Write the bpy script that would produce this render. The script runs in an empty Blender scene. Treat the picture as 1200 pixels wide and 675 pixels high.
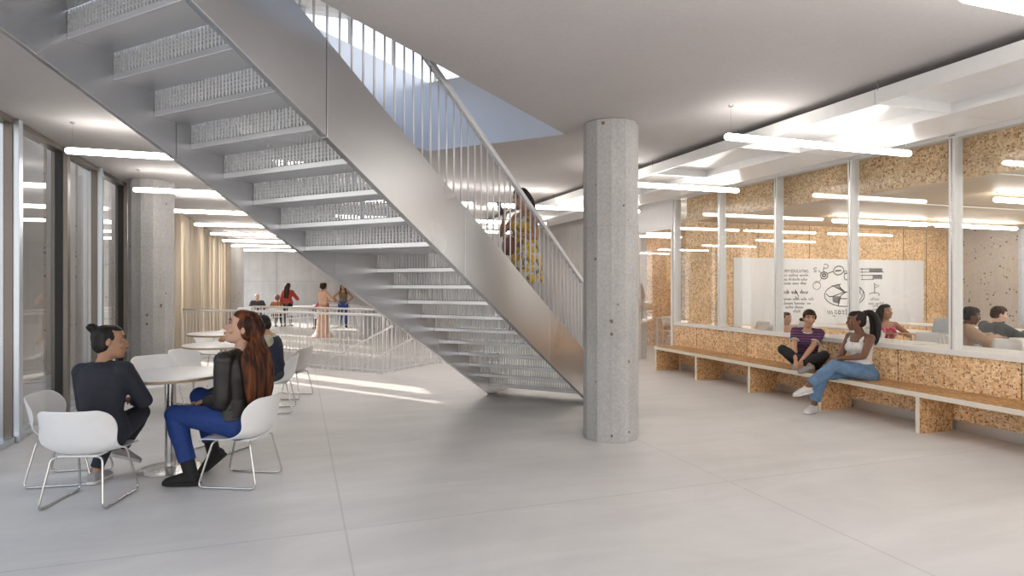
import bpy, bmesh, math, random
from mathutils import Vector, Matrix, Quaternion
from mathutils.geometry import delaunay_2d_cdt
random.seed(7)
SC = bpy.context.scene
COL = SC.collection
PI = math.pi
R = math.radians

# ------------------------------------------------------------------ materials
def nt(name):
    m = bpy.data.materials.new(name); m.use_nodes = True
    t = m.node_tree
    return m, t, t.nodes['Principled BSDF']
def node(t, kind, **kw):
    n = t.nodes.new(kind)
    for k, v in kw.items():
        if k in n.inputs: n.inputs[k].default_value = v
        else: setattr(n, k, v)
    return n
def ramp(t, fac, stops, interp='LINEAR'):
    r = t.nodes.new('ShaderNodeValToRGB'); r.color_ramp.interpolation = interp
    e = r.color_ramp.elements
    while len(e) < len(stops): e.new(0.5)
    for i, (p, c) in enumerate(stops):
        e[i].position = p; e[i].color = (c[0], c[1], c[2], 1) if not isinstance(c, (int, float)) else (c, c, c, 1)
    t.links.new(fac, r.inputs[0]); return r
def coords(t, scale=(1, 1, 1), rot=(0, 0, 0), kind='Object'):
    c = t.nodes.new('ShaderNodeTexCoord'); m = t.nodes.new('ShaderNodeMapping')
    m.inputs['Scale'].default_value = scale; m.inputs['Rotation'].default_value = rot
    t.links.new(c.outputs[kind], m.inputs['Vector']); return m.outputs[0]
def mixc(t, fac, a, b, mode='MIX'):
    n = t.nodes.new('ShaderNodeMix'); n.data_type = 'RGBA'; n.blend_type = mode
    for i, v in ((0, fac), (6, a), (7, b)):
        if hasattr(v, 'links'): t.links.new(v, n.inputs[i])
        elif i == 0: n.inputs[0].default_value = v
        else: n.inputs[i].default_value = (v[0], v[1], v[2], 1)
    return n.outputs[2]
def bump(t, b, h, strength=.2, dist=.01):
    n = node(t, 'ShaderNodeBump', Strength=strength, Distance=dist)
    t.links.new(h, n.inputs['Height']); t.links.new(n.outputs[0], b.inputs['Normal'])
def plain(name, col, rough=.5, metal=0., spec=.5, var=.06, scale=12., coat=0., bmp=0.):
    """a plain painted, moulded or woven surface with a slight mottling"""
    m, t, b = nt(name)
    n = node(t, 'ShaderNodeTexNoise', Scale=scale, Detail=4.)
    t.links.new(coords(t), n.inputs['Vector'])
    r = ramp(t, n.outputs[0], [(.3, [c * (1 - var) for c in col]), (.7, [min(1, c * (1 + var)) for c in col])])
    t.links.new(r.outputs[0], b.inputs['Base Color'])
    b.inputs['Roughness'].default_value = rough; b.inputs['Metallic'].default_value = metal
    b.inputs['Specular IOR Level'].default_value = spec; b.inputs['Coat Weight'].default_value = coat
    if bmp: bump(t, b, n.outputs[0], bmp, .004)
    return m
def concrete(name, col, pits=.0, var=.12, board=0., rough=.75, fine_lo=.9):
    m, t, b = nt(name)
    v = coords(t)
    n = node(t, 'ShaderNodeTexNoise', Scale=1.3, Detail=8., Roughness=.62); t.links.new(v, n.inputs['Vector'])
    f = node(t, 'ShaderNodeTexNoise', Scale=38., Detail=3.); t.links.new(v, f.inputs['Vector'])
    base = ramp(t, n.outputs[0], [(.28, [c * (1 - var) for c in col]), (.5, col), (.74, [min(1, c * (1 + var)) for c in col])]).outputs[0]
    fine = ramp(t, f.outputs[0], [(.35, fine_lo), (.65, 1 + (1 - fine_lo) * .6)]).outputs[0]
    base = mixc(t, 1., base, fine, 'MULTIPLY')
    if board:
        w = node(t, 'ShaderNodeTexNoise', Scale=1., Detail=3.); t.links.new(coords(t, (7, 7, .35)), w.inputs['Vector'])
        base = mixc(t, board, base, ramp(t, w.outputs[0], [(.3, .72), (.7, 1.12)]).outputs[0], 'MULTIPLY')
    if pits:
        p = node(t, 'ShaderNodeTexVoronoi', Scale=17.); t.links.new(v, p.inputs['Vector'])
        sel = node(t, 'ShaderNodeSeparateColor'); t.links.new(p.outputs['Color'], sel.inputs[0])
        a = node(t, 'ShaderNodeMath', operation='GREATER_THAN'); a.inputs[1].default_value = 1 - pits; t.links.new(sel.outputs[0], a.inputs[0])
        sz = node(t, 'ShaderNodeMath', operation='MULTIPLY'); sz.inputs[1].default_value = .34; t.links.new(sel.outputs[1], sz.inputs[0])
        d = node(t, 'ShaderNodeMath', operation='LESS_THAN'); t.links.new(p.outputs['Distance'], d.inputs[0]); t.links.new(sz.outputs[0], d.inputs[1])
        mm = node(t, 'ShaderNodeMath', operation='MULTIPLY'); t.links.new(a.outputs[0], mm.inputs[0]); t.links.new(d.outputs[0], mm.inputs[1])
        tint = mixc(t, sel.outputs[2], (.10, .08, .06), (.26, .17, .10))
        base = mixc(t, mm.outputs[0], base, tint)
    t.links.new(base, b.inputs['Base Color']); b.inputs['Roughness'].default_value = rough
    bump(t, b, f.outputs[0], .12, .004)
    return m
def osb(name, tint=(1, 1, 1)):
    m, t, b = nt(name)
    def flakes(rot, sc):
        v = node(t, 'ShaderNodeTexVoronoi', Scale=1., Randomness=1.)
        c = coords(t, sc, rot)
        nz = node(t, 'ShaderNodeTexNoise', Scale=1.3, Detail=2.); t.links.new(c, nz.inputs['Vector'])
        t.links.new(mixc(t, .38, c, nz.outputs['Color'], 'ADD'), v.inputs['Vector'])
        s = node(t, 'ShaderNodeSeparateColor'); t.links.new(v.outputs['Color'], s.inputs[0])
        return v, s
    va, sa = flakes((.5, .3, .2), (52, 52, 24)); vb, sb = flakes((-.9, .2, 1.2), (50, 21, 54)); vc, sc_ = flakes((.2, 1., .4), (70, 70, 52))
    n = node(t, 'ShaderNodeTexNoise', Scale=24., Detail=2.); t.links.new(coords(t), n.inputs['Vector'])
    pick = ramp(t, n.outputs[0], [(.47, 0.), (.53, 1.)]).outputs[0]
    val = mixc(t, pick, sa.outputs[0], sb.outputs[1])
    col = ramp(t, val, [(0., (.44, .23, .10)), (.14, (.66, .40, .19)), (.45, (.83, .55, .30)), (.75, (.92, .66, .39)), (1., (.96, .78, .54))]).outputs[0]
    big = node(t, 'ShaderNodeTexNoise', Scale=2.2, Detail=5.); t.links.new(coords(t), big.inputs['Vector'])
    col = mixc(t, 1., col, ramp(t, big.outputs[0], [(.3, .82), (.7, 1.12)]).outputs[0], 'MULTIPLY')
    k = node(t, 'ShaderNodeMath', operation='GREATER_THAN'); k.inputs[1].default_value = .87; t.links.new(sc_.outputs[2], k.inputs[0])
    dd = node(t, 'ShaderNodeMath', operation='LESS_THAN'); dd.inputs[1].default_value = .42; t.links.new(vc.outputs['Distance'], dd.inputs[0])
    kk = node(t, 'ShaderNodeMath', operation='MULTIPLY'); t.links.new(k.outputs[0], kk.inputs[0]); t.links.new(dd.outputs[0], kk.inputs[1])
    col = mixc(t, kk.outputs[0], col, (.10, .045, .018))
    col = mixc(t, 1., col, tint, 'MULTIPLY')
    t.links.new(col, b.inputs['Base Color']); b.inputs['Roughness'].default_value = .55
    bump(t, b, val, .12, .003)
    return m
def metal(name, col, rough, metallic=1., var=.03):
    m, t, b = nt(name)
    n = node(t, 'ShaderNodeTexNoise', Scale=1.4, Detail=1.); t.links.new(coords(t), n.inputs['Vector'])
    t.links.new(ramp(t, n.outputs[0], [(.3, [c * (1 - var) for c in col]), (.7, [min(1, c * (1 + var)) for c in col])]).outputs[0], b.inputs['Base Color'])
    t.links.new(ramp(t, n.outputs[0], [(.3, rough * .9), (.7, rough * 1.12)]).outputs[0], b.inputs['Roughness'])
    b.inputs['Metallic'].default_value = metallic
    return m
def glass(name, tint=(.97, .98, .98), gain=1., rough=0.):
    m = bpy.data.materials.new(name); m.use_nodes = True; t = m.node_tree
    for n in list(t.nodes): t.nodes.remove(n)
    o = t.nodes.new('ShaderNodeOutputMaterial'); mx = t.nodes.new('ShaderNodeMixShader')
    tr = node(t, 'ShaderNodeBsdfTransparent'); tr.inputs[0].default_value = (*tint, 1)
    gl = node(t, 'ShaderNodeBsdfGlossy', Roughness=rough); gl.inputs[0].default_value = (1, 1, 1, 1)
    fr = node(t, 'ShaderNodeFresnel', IOR=1.5)
    geo = t.nodes.new('ShaderNodeNewGeometry')            # the same reflection from either side of the sheet
    ior = node(t, 'ShaderNodeMapRange'); ior.inputs['To Min'].default_value = 1.5; ior.inputs['To Max'].default_value = 1 / 1.5
    t.links.new(geo.outputs['Backfacing'], ior.inputs['Value']); t.links.new(ior.outputs[0], fr.inputs['IOR'])
    mu = node(t, 'ShaderNodeMath', operation='MULTIPLY'); mu.inputs[1].default_value = gain
    n = node(t, 'ShaderNodeTexNoise', Scale=.7); t.links.new(coords(t), n.inputs['Vector'])
    bp = node(t, 'ShaderNodeBump', Strength=.01, Distance=.002); t.links.new(n.outputs[0], bp.inputs['Height']); t.links.new(bp.outputs[0], gl.inputs['Normal'])
    t.links.new(fr.outputs[0], mu.inputs[0]); t.links.new(mu.outputs[0], mx.inputs[0])
    t.links.new(tr.outputs[0], mx.inputs[1]); t.links.new(gl.outputs[0], mx.inputs[2]); t.links.new(mx.outputs[0], o.inputs[0])
    return m
def lamp(name, col, strength):
    m, t, b = nt(name)
    b.inputs['Base Color'].default_value = (.9, .9, .9, 1)
    b.inputs['Emission Color'].default_value = (*col, 1); b.inputs['Emission Strength'].default_value = strength
    return m
def strands(name, dark, light, rough=.55, axis=(60, 60, 3), lo=.35, hi=.7):
    m, t, b = nt(name)
    n = node(t, 'ShaderNodeTexNoise', Scale=1., Detail=4.); t.links.new(coords(t, axis), n.inputs['Vector'])
    t.links.new(ramp(t, n.outputs[0], [(lo, dark), (hi, light)]).outputs[0], b.inputs['Base Color'])
    b.inputs['Roughness'].default_value = rough; b.inputs['Specular IOR Level'].default_value = .22; bump(t, b, n.outputs[0], .4, .005)
    return m
def stripes(name, cols, scale, axis='Z', rough=.85):
    m, t, b = nt(name)
    w = node(t, 'ShaderNodeTexWave', Scale=scale, Distortion=.25); w.bands_direction = axis
    t.links.new(coords(t), w.inputs['Vector'])
    t.links.new(ramp(t, w.outputs[1], cols, 'CONSTANT').outputs[0], b.inputs['Base Color']); b.inputs['Roughness'].default_value = rough
    return m
def spots(name, cols, scale, rough=.85):
    m, t, b = nt(name)
    v = node(t, 'ShaderNodeTexVoronoi', Scale=scale); t.links.new(coords(t), v.inputs['Vector'])
    s = node(t, 'ShaderNodeSeparateColor'); t.links.new(v.outputs['Color'], s.inputs[0])
    t.links.new(ramp(t, s.outputs[0], cols, 'CONSTANT').outputs[0], b.inputs['Base Color']); b.inputs['Roughness'].default_value = rough
    return m

def floor_mat():
    m, t, b = nt('polished_concrete_floor')
    v = coords(t)
    n = node(t, 'ShaderNodeTexNoise', Scale=.55, Detail=9., Roughness=.62, Distortion=.6); t.links.new(v, n.inputs['Vector'])
    s = node(t, 'ShaderNodeTexNoise', Scale=1., Detail=6., Roughness=.6, Distortion=1.2); t.links.new(coords(t, (.5, 2.1, 1), (0, 0, .5)), s.inputs['Vector'])
    c = ramp(t, n.outputs[0], [(.3, (.70, .68, .665)), (.52, (.77, .75, .735)), (.72, (.82, .80, .785))]).outputs[0]
    c = mixc(t, 1., c, ramp(t, s.outputs[0], [(.3, .9), (.55, 1.), (.75, 1.07)]).outputs[0], 'MULTIPLY')
    sep = node(t, 'ShaderNodeSeparateXYZ'); t.links.new(v, sep.inputs[0])
    def line(out, positions, w=.006):
        acc = None
        for p in positions:
            a = node(t, 'ShaderNodeMath', operation='COMPARE'); a.inputs[1].default_value = p; a.inputs[2].default_value = w
            t.links.new(out, a.inputs[0])
            if acc is None: acc = a.outputs[0]
            else:
                q = node(t, 'ShaderNodeMath', operation='MAXIMUM'); t.links.new(acc, q.inputs[0]); t.links.new(a.outputs[0], q.inputs[1]); acc = q.outputs[0]
        return acc
    jx = line(sep.outputs[0], (-2.55, .27, 3.09)); jy = line(sep.outputs[1], (-1.8, 3.91, 9.6, 15.3))
    q = node(t, 'ShaderNodeMath', operation='MAXIMUM'); t.links.new(jx, q.inputs[0]); t.links.new(jy, q.inputs[1])
    half = node(t, 'ShaderNodeMath', operation='MULTIPLY'); half.inputs[1].default_value = .28; t.links.new(q.outputs[0], half.inputs[0])
    c = mixc(t, half.outputs[0], c, (.28, .27, .26))
    t.links.new(c, b.inputs['Base Color'])
    t.links.new(ramp(t, s.outputs[0], [(.3, .34), (.7, .46)]).outputs[0], b.inputs['Roughness'])
    b.inputs['Specular IOR Level'].default_value = .4
    return m

M = dict(
    floor=floor_mat(),
    ceiling=concrete('fair_faced_ceiling', (.515, .485, .472), 0, .035, 0, .9, .97),
    column=concrete('board_marked_column', (.48, .465, .45), .05, .12, .5),
    pier=concrete('pitted_concrete', (.56, .52, .485), .34, .10),
    wallc=concrete('grey_wall_concrete', (.58, .56, .535), .0, .12, .25),
    lightwall=plain('white_plaster', (.74, .73, .72), .8, var=.03),
    steel=metal('brushed_stair_steel', (.64, .64, .65), .30),
    steel_rail=plain('pale_grey_rail_paint', (.70, .70, .71), .45, .15, var=.02),
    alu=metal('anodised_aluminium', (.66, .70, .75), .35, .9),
    bronze_and_reflection=metal('bronze_and_dark_reflection', (.22, .19, .165), .38, .85),
    chrome=metal('chrome_tube', (.62, .61, .60), .22),
    frame_white=plain('satin_white_frame', (.82, .81, .79), .35, var=.02),
    sail=plain('white_powder_coat', (.80, .79, .78), .32, .25, var=.02),
    white=plain('white_paint', (.88, .87, .86), .4, var=.02),
    shell=plain('white_chair_shell', (.84, .835, .83), .42, var=.015),
    grey_shell=plain('grey_chair_shell', (.55, .53, .52), .45, var=.02),
    laminate=plain('white_table_laminate', (.84, .835, .83), .3, var=.015),
    glass=glass('clear_glass', gain=1.),
    glass_dark=glass('facade_glass', (.95, .955, .95), 1.),
    tube=lamp('lamp_diffuser', (1., .965, .92), 15.),
    black=plain('black_plastic', (.02, .02, .02), .5),
    osb=osb('strand_board'), osb_seat=osb('strand_board_oiled', (.72, .60, .47)), osb_floor=osb('strand_board_low', (.86, .78, .68)),
    fascia=metal('stairwell_fascia_steel', (.58, .61, .67), .40), perforated=None, curtain=None,
)
def ply_edge():
    m, t, b = nt('plywood_edge')
    w = node(t, 'ShaderNodeTexWave', Scale=22., Distortion=.4); w.bands_direction = 'Z'; t.links.new(coords(t), w.inputs['Vector'])
    t.links.new(ramp(t, w.outputs[1], [(.2, (.66, .58, .47)), (.8, (.80, .75, .66))]).outputs[0], b.inputs['Base Color']); b.inputs['Roughness'].default_value = .6
    return m
M['ply'] = ply_edge(); M['rim'] = plain('birch_table_rim', (.46, .33, .20), .55, var=.15, scale=30.)
def perf():
    m, t, b = nt('perforated_ceiling_board')
    v = node(t, 'ShaderNodeTexVoronoi', Scale=55., Randomness=0.); t.links.new(coords(t), v.inputs['Vector'])
    t.links.new(ramp(t, v.outputs['Distance'], [(.24, (.25, .17, .09)), (.32, (.68, .55, .39))]).outputs[0], b.inputs['Base Color']); b.inputs['Roughness'].default_value = .5
    return m
M['perforated'] = perf()
def curtain_mat():
    m, t, b = nt('cream_curtain_cloth')
    b.inputs['Base Color'].default_value = (.88, .80, .68, 1); b.inputs['Roughness'].default_value = .9
    tl = node(t, 'ShaderNodeBsdfTranslucent'); tl.inputs[0].default_value = (.90, .76, .56, 1)
    n = node(t, 'ShaderNodeTexNoise', Scale=1., Detail=3.); t.links.new(coords(t, (1, 18, .4)), n.inputs['Vector'])
    t.links.new(ramp(t, n.outputs[0], [(.3, (.74, .63, .50)), (.7, (.93, .87, .77))]).outputs[0], tl.inputs[0])
    mx = node(t, 'ShaderNodeMixShader'); mx.inputs[0].default_value = .55
    o = t.nodes['Material Output']
    t.links.new(b.outputs[0], mx.inputs[1]); t.links.new(tl.outputs[0], mx.inputs[2]); t.links.new(mx.outputs[0], o.inputs[0])
    return m
M['curtain'] = curtain_mat()

# ------------------------------------------------------------------ geometry helpers
def add_box(bm, lo, hi, mat=None, slot=0):
    ps = [Vector((x, y, z)) for z in (lo[2], hi[2]) for y in (lo[1], hi[1]) for x in (lo[0], hi[0])]
    if mat is not None: ps = [mat @ p for p in ps]
    v = [bm.verts.new(p) for p in ps]
    out = []
    for f in ((0, 2, 3, 1), (4, 5, 7, 6), (0, 1, 5, 4), (2, 6, 7, 3), (0, 4, 6, 2), (1, 3, 7, 5)):
        fc = bm.faces.new([v[i] for i in f]); fc.material_index = slot; out.append(fc)
    return out
def ring_frame(d, up=Vector((0, 0, 1))):
    d = d.normalized()
    if abs(d.dot(up)) > .985: up = Vector((0, 1, 0)) if abs(d.y) < .9 else Vector((1, 0, 0))
    x = d.cross(up).normalized(); return x, x.cross(d).normalized()
def add_loft(bm, rings, cap=True):
    """rings: list of lists of points with equal counts, closed tube with fan caps"""
    vs = [[bm.verts.new(p) for p in r] for r in rings]
    n = len(vs[0])
    for a, b in zip(vs, vs[1:]):
        for i in range(n):
            bm.faces.new((a[i], a[(i + 1) % n], b[(i + 1) % n], b[i]))
    if cap:
        for r, flip in ((vs[0], True), (vs[-1], False)):
            c = bm.verts.new(sum((v.co for v in r), Vector()) / n)
            for i in range(n):
                a, b = r[i], r[(i + 1) % n]
                bm.faces.new((b, a, c) if flip else (a, b, c))
def add_tube(bm, pts, r, n=8, closed=False):
    """round tube along a poly-line; r a number or one per point"""
    pts = [Vector(p) for p in pts]
    rr = [r] * len(pts) if isinstance(r, (int, float)) else list(r)
    rings = []; x = None
    for i, p in enumerate(pts):
        if closed: d = (pts[(i + 1) % len(pts)] - pts[i - 1])
        else: d = (pts[min(i + 1, len(pts) - 1)] - pts[max(i - 1, 0)])
        d.normalize()
        if x is None: x, y = ring_frame(d)
        else:
            x = x - d * x.dot(d); x.normalize(); y = x.cross(d).normalized()
        rings.append([p + (x * math.cos(2 * PI * k / n) + y * math.sin(2 * PI * k / n)) * rr[i] for k in range(n)])
    if closed: rings.append(rings[0]); add_loft(bm, rings, False); bmesh.ops.remove_doubles(bm, verts=bm.verts, dist=1e-6)
    else: add_loft(bm, rings)
def fillet(pts, rad, n=4, closed=False):
    pts = [Vector(p) for p in pts]; out = []
    N = len(pts)
    for i, p in enumerate(pts):
        if not closed and i in (0, N - 1): out.append(p); continue
        a, b = pts[i - 1] - p, pts[(i + 1) % N] - p
        q = min(rad, a.length * .48, b.length * .48)
        s, e = p + a.normalized() * q, p + b.normalized() * q
        for k in range(n + 1):
            u = k / n; out.append(s * (1 - u) ** 2 + p * 2 * u * (1 - u) + e * u * u)
    return out
def add_lathe(bm, prof, n=32, centre=(0, 0)):
    rings = [[Vector((centre[0] + r * math.cos(2 * PI * k / n), centre[1] + r * math.sin(2 * PI * k / n), z)) for k in range(n)] for r, z in prof]
    add_loft(bm, rings)
def add_prism(bm, poly, z0, z1, slot=0, mat=None):
    """vertical prism from an outline listed in the xy plane"""
    T = (lambda p: mat @ p) if mat is not None else (lambda p: p)
    lo = [bm.verts.new(T(Vector((x, y, z0)))) for x, y in poly]; hi = [bm.verts.new(T(Vector((x, y, z1)))) for x, y in poly]
    fs = [bm.faces.new(lo[::-1]), bm.faces.new(hi)]
    n = len(poly)
    for i in range(n): fs.append(bm.faces.new((lo[i], lo[(i + 1) % n], hi[(i + 1) % n], hi[i])))
    for f in fs: f.material_index = slot
    return fs
def add_ellipsoid(bm, c, r, mat=None, seg=16, rings=10):
    m = Matrix.Translation(c) @ (mat.to_4x4() if mat is not None else Matrix.Identity(4)) @ Matrix.Diagonal((*r, 1))
    bmesh.ops.create_uvsphere(bm, u_segments=seg, v_segments=rings, radius=1, matrix=m)
def sheet_with_hole(bm, outer, hole, z):
    pts = [Vector(p) for p in outer + hole]; n, k = len(outer), len(hole)
    edges = [(i, (i + 1) % n) for i in range(n)] + [(n + i, n + (i + 1) % k) for i in range(k)]
    co, ed, fa, *_ = delaunay_2d_cdt(pts, edges, [], 0, 1e-5)
    def inside(p):
        c = False
        for i in range(k):
            a, b = hole[i], hole[i - 1]
            if (a[1] > p[1]) != (b[1] > p[1]) and p[0] < (b[0] - a[0]) * (p[1] - a[1]) / (b[1] - a[1]) + a[0]: c = not c
        return c
    vs = [bm.verts.new((p[0], p[1], z)) for p in co]
    for f in fa:
        c = sum((co[i] for i in f), Vector((0, 0))) / len(f)
        if not inside(c): bm.faces.new([vs[i] for i in f])
def finish(bm, name, mats, parent=None, smooth=False, bevel=0., normals=True):
    if normals: bmesh.ops.recalc_face_normals(bm, faces=bm.faces)
    me = bpy.data.meshes.new(name); bm.to_mesh(me); bm.free()
    for m in (mats if isinstance(mats, (list, tuple)) else [mats]): me.materials.append(m)
    if smooth:
        for p in me.polygons: p.use_smooth = True
    o = bpy.data.objects.new(name, me); COL.objects.link(o)
    if parent is not None: o.parent = parent
    if bevel:
        b = o.modifiers.new('edge', 'BEVEL'); b.width = bevel; b.segments = 2; b.limit_method = 'ANGLE'
    return o
def smooth_by_angle(o, ang=35):
    me = o.data
    for p in me.polygons: p.use_smooth = True
    me.set_sharp_from_angle(angle=R(ang))
def BM(): return bmesh.new()
def tag(o, label=None, cat=None, group=None, kind=None):
    if label: o['label'] = label
    if cat: o['category'] = cat
    if group: o['group'] = group
    if kind: o['kind'] = kind
    return o
def thing(name, label, cat, loc=(0, 0, 0), rz=0., group=None, kind=None):
    o = bpy.data.objects.new(name, None); COL.objects.link(o); o.empty_display_size = .1
    o.location = loc; o.rotation_euler = (0, 0, rz)
    return tag(o, label, cat, group, kind)
def dup(root, loc, rz, label, group=None):
    r = root.copy(); COL.objects.link(r); r.location = loc; r.rotation_euler = (0, 0, rz)
    r['label'] = label
    if group: r['group'] = group
    for ch in list(root.children):
        c = ch.copy(); COL.objects.link(c); c.parent = r
        for g in list(ch.children):
            d = g.copy(); COL.objects.link(d); d.parent = c
    return r
def box_obj(name, lo, hi, mat, parent=None, bevel=0.):
    bm = BM(); add_box(bm, lo, hi); return finish(bm, name, mat, parent, bevel=bevel)

# ------------------------------------------------------------------ camera, sky, sun
cam = bpy.data.cameras.new('camera'); camo = bpy.data.objects.new('camera', cam); COL.objects.link(camo)
cam.sensor_width = 36; cam.lens = 725 / 1200 * 36; cam.shift_y = -4.5 / 1200; cam.clip_start = .05; cam.clip_end = 300
camo.location = (0, 0, 1.5); camo.rotation_euler = (PI / 2, 0, -math.atan(250 / 725))
SC.camera = camo
vs = SC.view_settings; vs.view_transform = 'Standard'; vs.look = 'None'; vs.gamma = 1; vs.use_curve_mapping = False; vs.exposure = .45
w = bpy.data.worlds.new('sky'); SC.world = w; w.use_nodes = True
wt = w.node_tree; bg = wt.nodes['Background']
tc = wt.nodes.new('ShaderNodeTexCoord'); sp = wt.nodes.new('ShaderNodeSeparateXYZ'); wt.links.new(tc.outputs['Generated'], sp.inputs[0])
wr = ramp(wt, sp.outputs[2], [(0., (.80, .775, .75)), (.12, (1., .965, .93)), (.6, (.62, .77, 1.))])
wt.links.new(wr.outputs[0], bg.inputs[0]); bg.inputs[1].default_value = 1.62
sl = bpy.data.lights.new('sun', 'SUN'); sl.energy = 7.; sl.angle = R(.6); sl.color = (1., .93, .82)
so = bpy.data.objects.new('sun', sl); COL.objects.link(so)
SUN = Vector((.62, -.785, -math.tan(R(23.3)))).normalized()
so.rotation_euler = SUN.to_track_quat('-Z', 'Y').to_euler(); so.location = (-8, 20, 8)
SC.cycles.transparent_max_bounces = 24; SC.cycles.max_bounces = 10; SC.cycles.diffuse_bounces = 5; SC.cycles.glossy_bounces = 5
SC.cycles.caustics_reflective = False; SC.cycles.caustics_refractive = False; SC.cycles.sample_clamp_indirect = 6
# ------------------------------------------------------------------ the setting
HZ = 3.07                                        # underside of the ceiling slab
L0 = Vector((2.4734, 8.0645)); AV = Vector((-.7303, -.6831)); WV = Vector((-.6831, .7303))   # stair: foot, run and width directions
def sm(s, m): p = L0 + AV * s + WV * m; return (p.x, p.y)
OPEN = [sm(1.32, -1.66), sm(6.9, -1.66), sm(6.9, .09), sm(1.32, .09)]        # stairwell in the ceiling
VOID = [sm(-.82, 2.57), sm(-.82, 7.6), sm(-2.46, 7.6), sm(-2.46, 2.57)]        # stairwell in the floor
bm = BM(); OUT = [(-2.62, -3), (13.2, -3), (13.2, 29), (-2.62, 29)]
sheet_with_hole(bm, OUT, VOID, 0); bmesh.ops.recalc_face_normals(bm, faces=bm.faces)
if next(iter(bm.faces)).normal.z < 0: bmesh.ops.reverse_faces(bm, faces=bm.faces)
tag(finish(bm, 'floor', M['floor'], normals=False), 'pale polished concrete floor of the hall', 'floor', kind='structure')
bm = BM()
for i in range(4):
    a, b = VOID[i], VOID[(i + 1) % 4]
    vs_ = [bm.verts.new((*p, z)) for p, z in ((a, 0), (b, 0), (b, -.35), (a, -.35))]; bm.faces.new(vs_)
tag(finish(bm, 'trim_1', M['white']), 'white fascia around the lower stairwell', 'trim', kind='structure')
bm = BM()
vs_ = [bm.verts.new((*p, -3.2)) for p in (sm(-.2, 1.5), sm(-.2, 8.5), sm(-3, 8.5), sm(-3, 1.5))]; bm.faces.new(vs_)
for i in range(4):
    q = [sm(-.2, 1.5), sm(-.2, 8.5), sm(-3, 8.5), sm(-3, 1.5)]
    vs_ = [bm.verts.new((*q[j % 4], z)) for j, z in ((i, -.36), (i + 1, -.36), (i + 1, -3.2), (i, -3.2))]; bm.faces.new(vs_)
tag(finish(bm, 'floor_lower', M['lightwall']), 'pale storey below the stairwell', 'floor', kind='structure')
bm = BM(); sheet_with_hole(bm, OUT, OPEN, HZ); sheet_with_hole(bm, OUT, OPEN, 3.86)
bmesh.ops.recalc_face_normals(bm, faces=bm.faces)
for i in range(4):
    vs_ = [bm.verts.new((*OUT[j % 4], z)) for j, z in ((i, HZ), (i + 1, HZ), (i + 1, 3.86), (i, 3.86))]; bm.faces.new(vs_)
tag(finish(bm, 'ceiling', M['ceiling'], normals=False), 'smooth grey concrete ceiling slab', 'ceiling', kind='structure')
bm = BM()
for i in range(4):
    vs_ = [bm.verts.new((*OPEN[j % 4], z)) for j, z in ((i, HZ), (i + 1, HZ), (i + 1, 3.88), (i, 3.88))]; bm.faces.new(vs_)
tag(finish(bm, 'trim_2', M['fascia']), 'steel fascia lining the ceiling opening over the stair', 'trim', kind='structure')
# walls
bm = BM(); add_box(bm, (-2.62, 28.5, 0), (6.5, 28.8, HZ - .002)); 
o = finish(bm, 'wall_back', M['wallc']); tag(o, 'grey concrete wall at the far end of the hall', 'wall', kind='structure')
bm = BM()
for x in (-.9, 1.85, 4.6): add_box(bm, (x - .008, 28.49, 0), (x + .008, 28.5, HZ))
for z in (1.62,): add_box(bm, (-2.5, 28.492, z - .005), (6.4, 28.5, z + .005))
finish(bm, 'panel_joint', plain('joint_shadow_gap', (.30, .29, .28), .9), o)
tag(box_obj('wall_right', (6.37, 10.85, 0), (6.6, 16.3, HZ - .002), M['wallc']), 'concrete wall past the glass door', 'wall', kind='structure')
tag(box_obj('wall_right_far', (6.4, 16.3, 0), (6.6, 28.5, HZ - .002), M['wallc']), 'concrete side wall of the far hall behind the core', 'wall', kind='structure')
tag(box_obj('wall_core', (3.25, 16.0, 0), (6.37, 16.3, HZ - .002), M['wallc']), 'pale concrete core wall behind the stair', 'wall', kind='structure')
# ground outside the left facade
tag(box_obj('ground_outside', (-22, -6, -.3), (-2.63, 40, -.02), plain('pale_paving', (.42, .40, .38), .9)), 'pale paving outside the left facade', 'ground', kind='structure')
# concrete columns (sixteen flat facets with board marks)
def column(name, x, y, rad, label, n=12, ph=0.):
    bm = BM()
    poly = [(rad * math.cos(2 * PI * (k + .5) / n + ph), rad * math.sin(2 * PI * (k + .5) / n + ph)) for k in range(n)]
    add_prism(bm, poly, 0, HZ - .002)
    o = finish(bm, name, M['column'], bevel=.006); o.location = (x, y, 0)
    bm = BM(); c = rad * math.cos(PI / n)
    for zz in (1.01, 2.05): 
        q = [((rad + .0015) * math.cos(2 * PI * (k + .5) / n + ph), (rad + .0015) * math.sin(2 * PI * (k + .5) / n + ph)) for k in range(n)]
        add_prism(bm, q, zz, zz + .004)
    finish(bm, 'pour_joint', plain('pour_joint_grey', (.36, .35, .34), .9), o)
    return tag(o, label, 'column', kind='structure')
column('column', 2.905, 5.445, .268, 'faceted grey concrete column standing in front of the stair foot', ph=.33)
column('column', -2.13, 10.75, .31, 'faceted concrete column at the end of the glass facade')
column('column', -2.1, 23.4, .30, 'distant concrete column beside the cream curtains')
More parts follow.
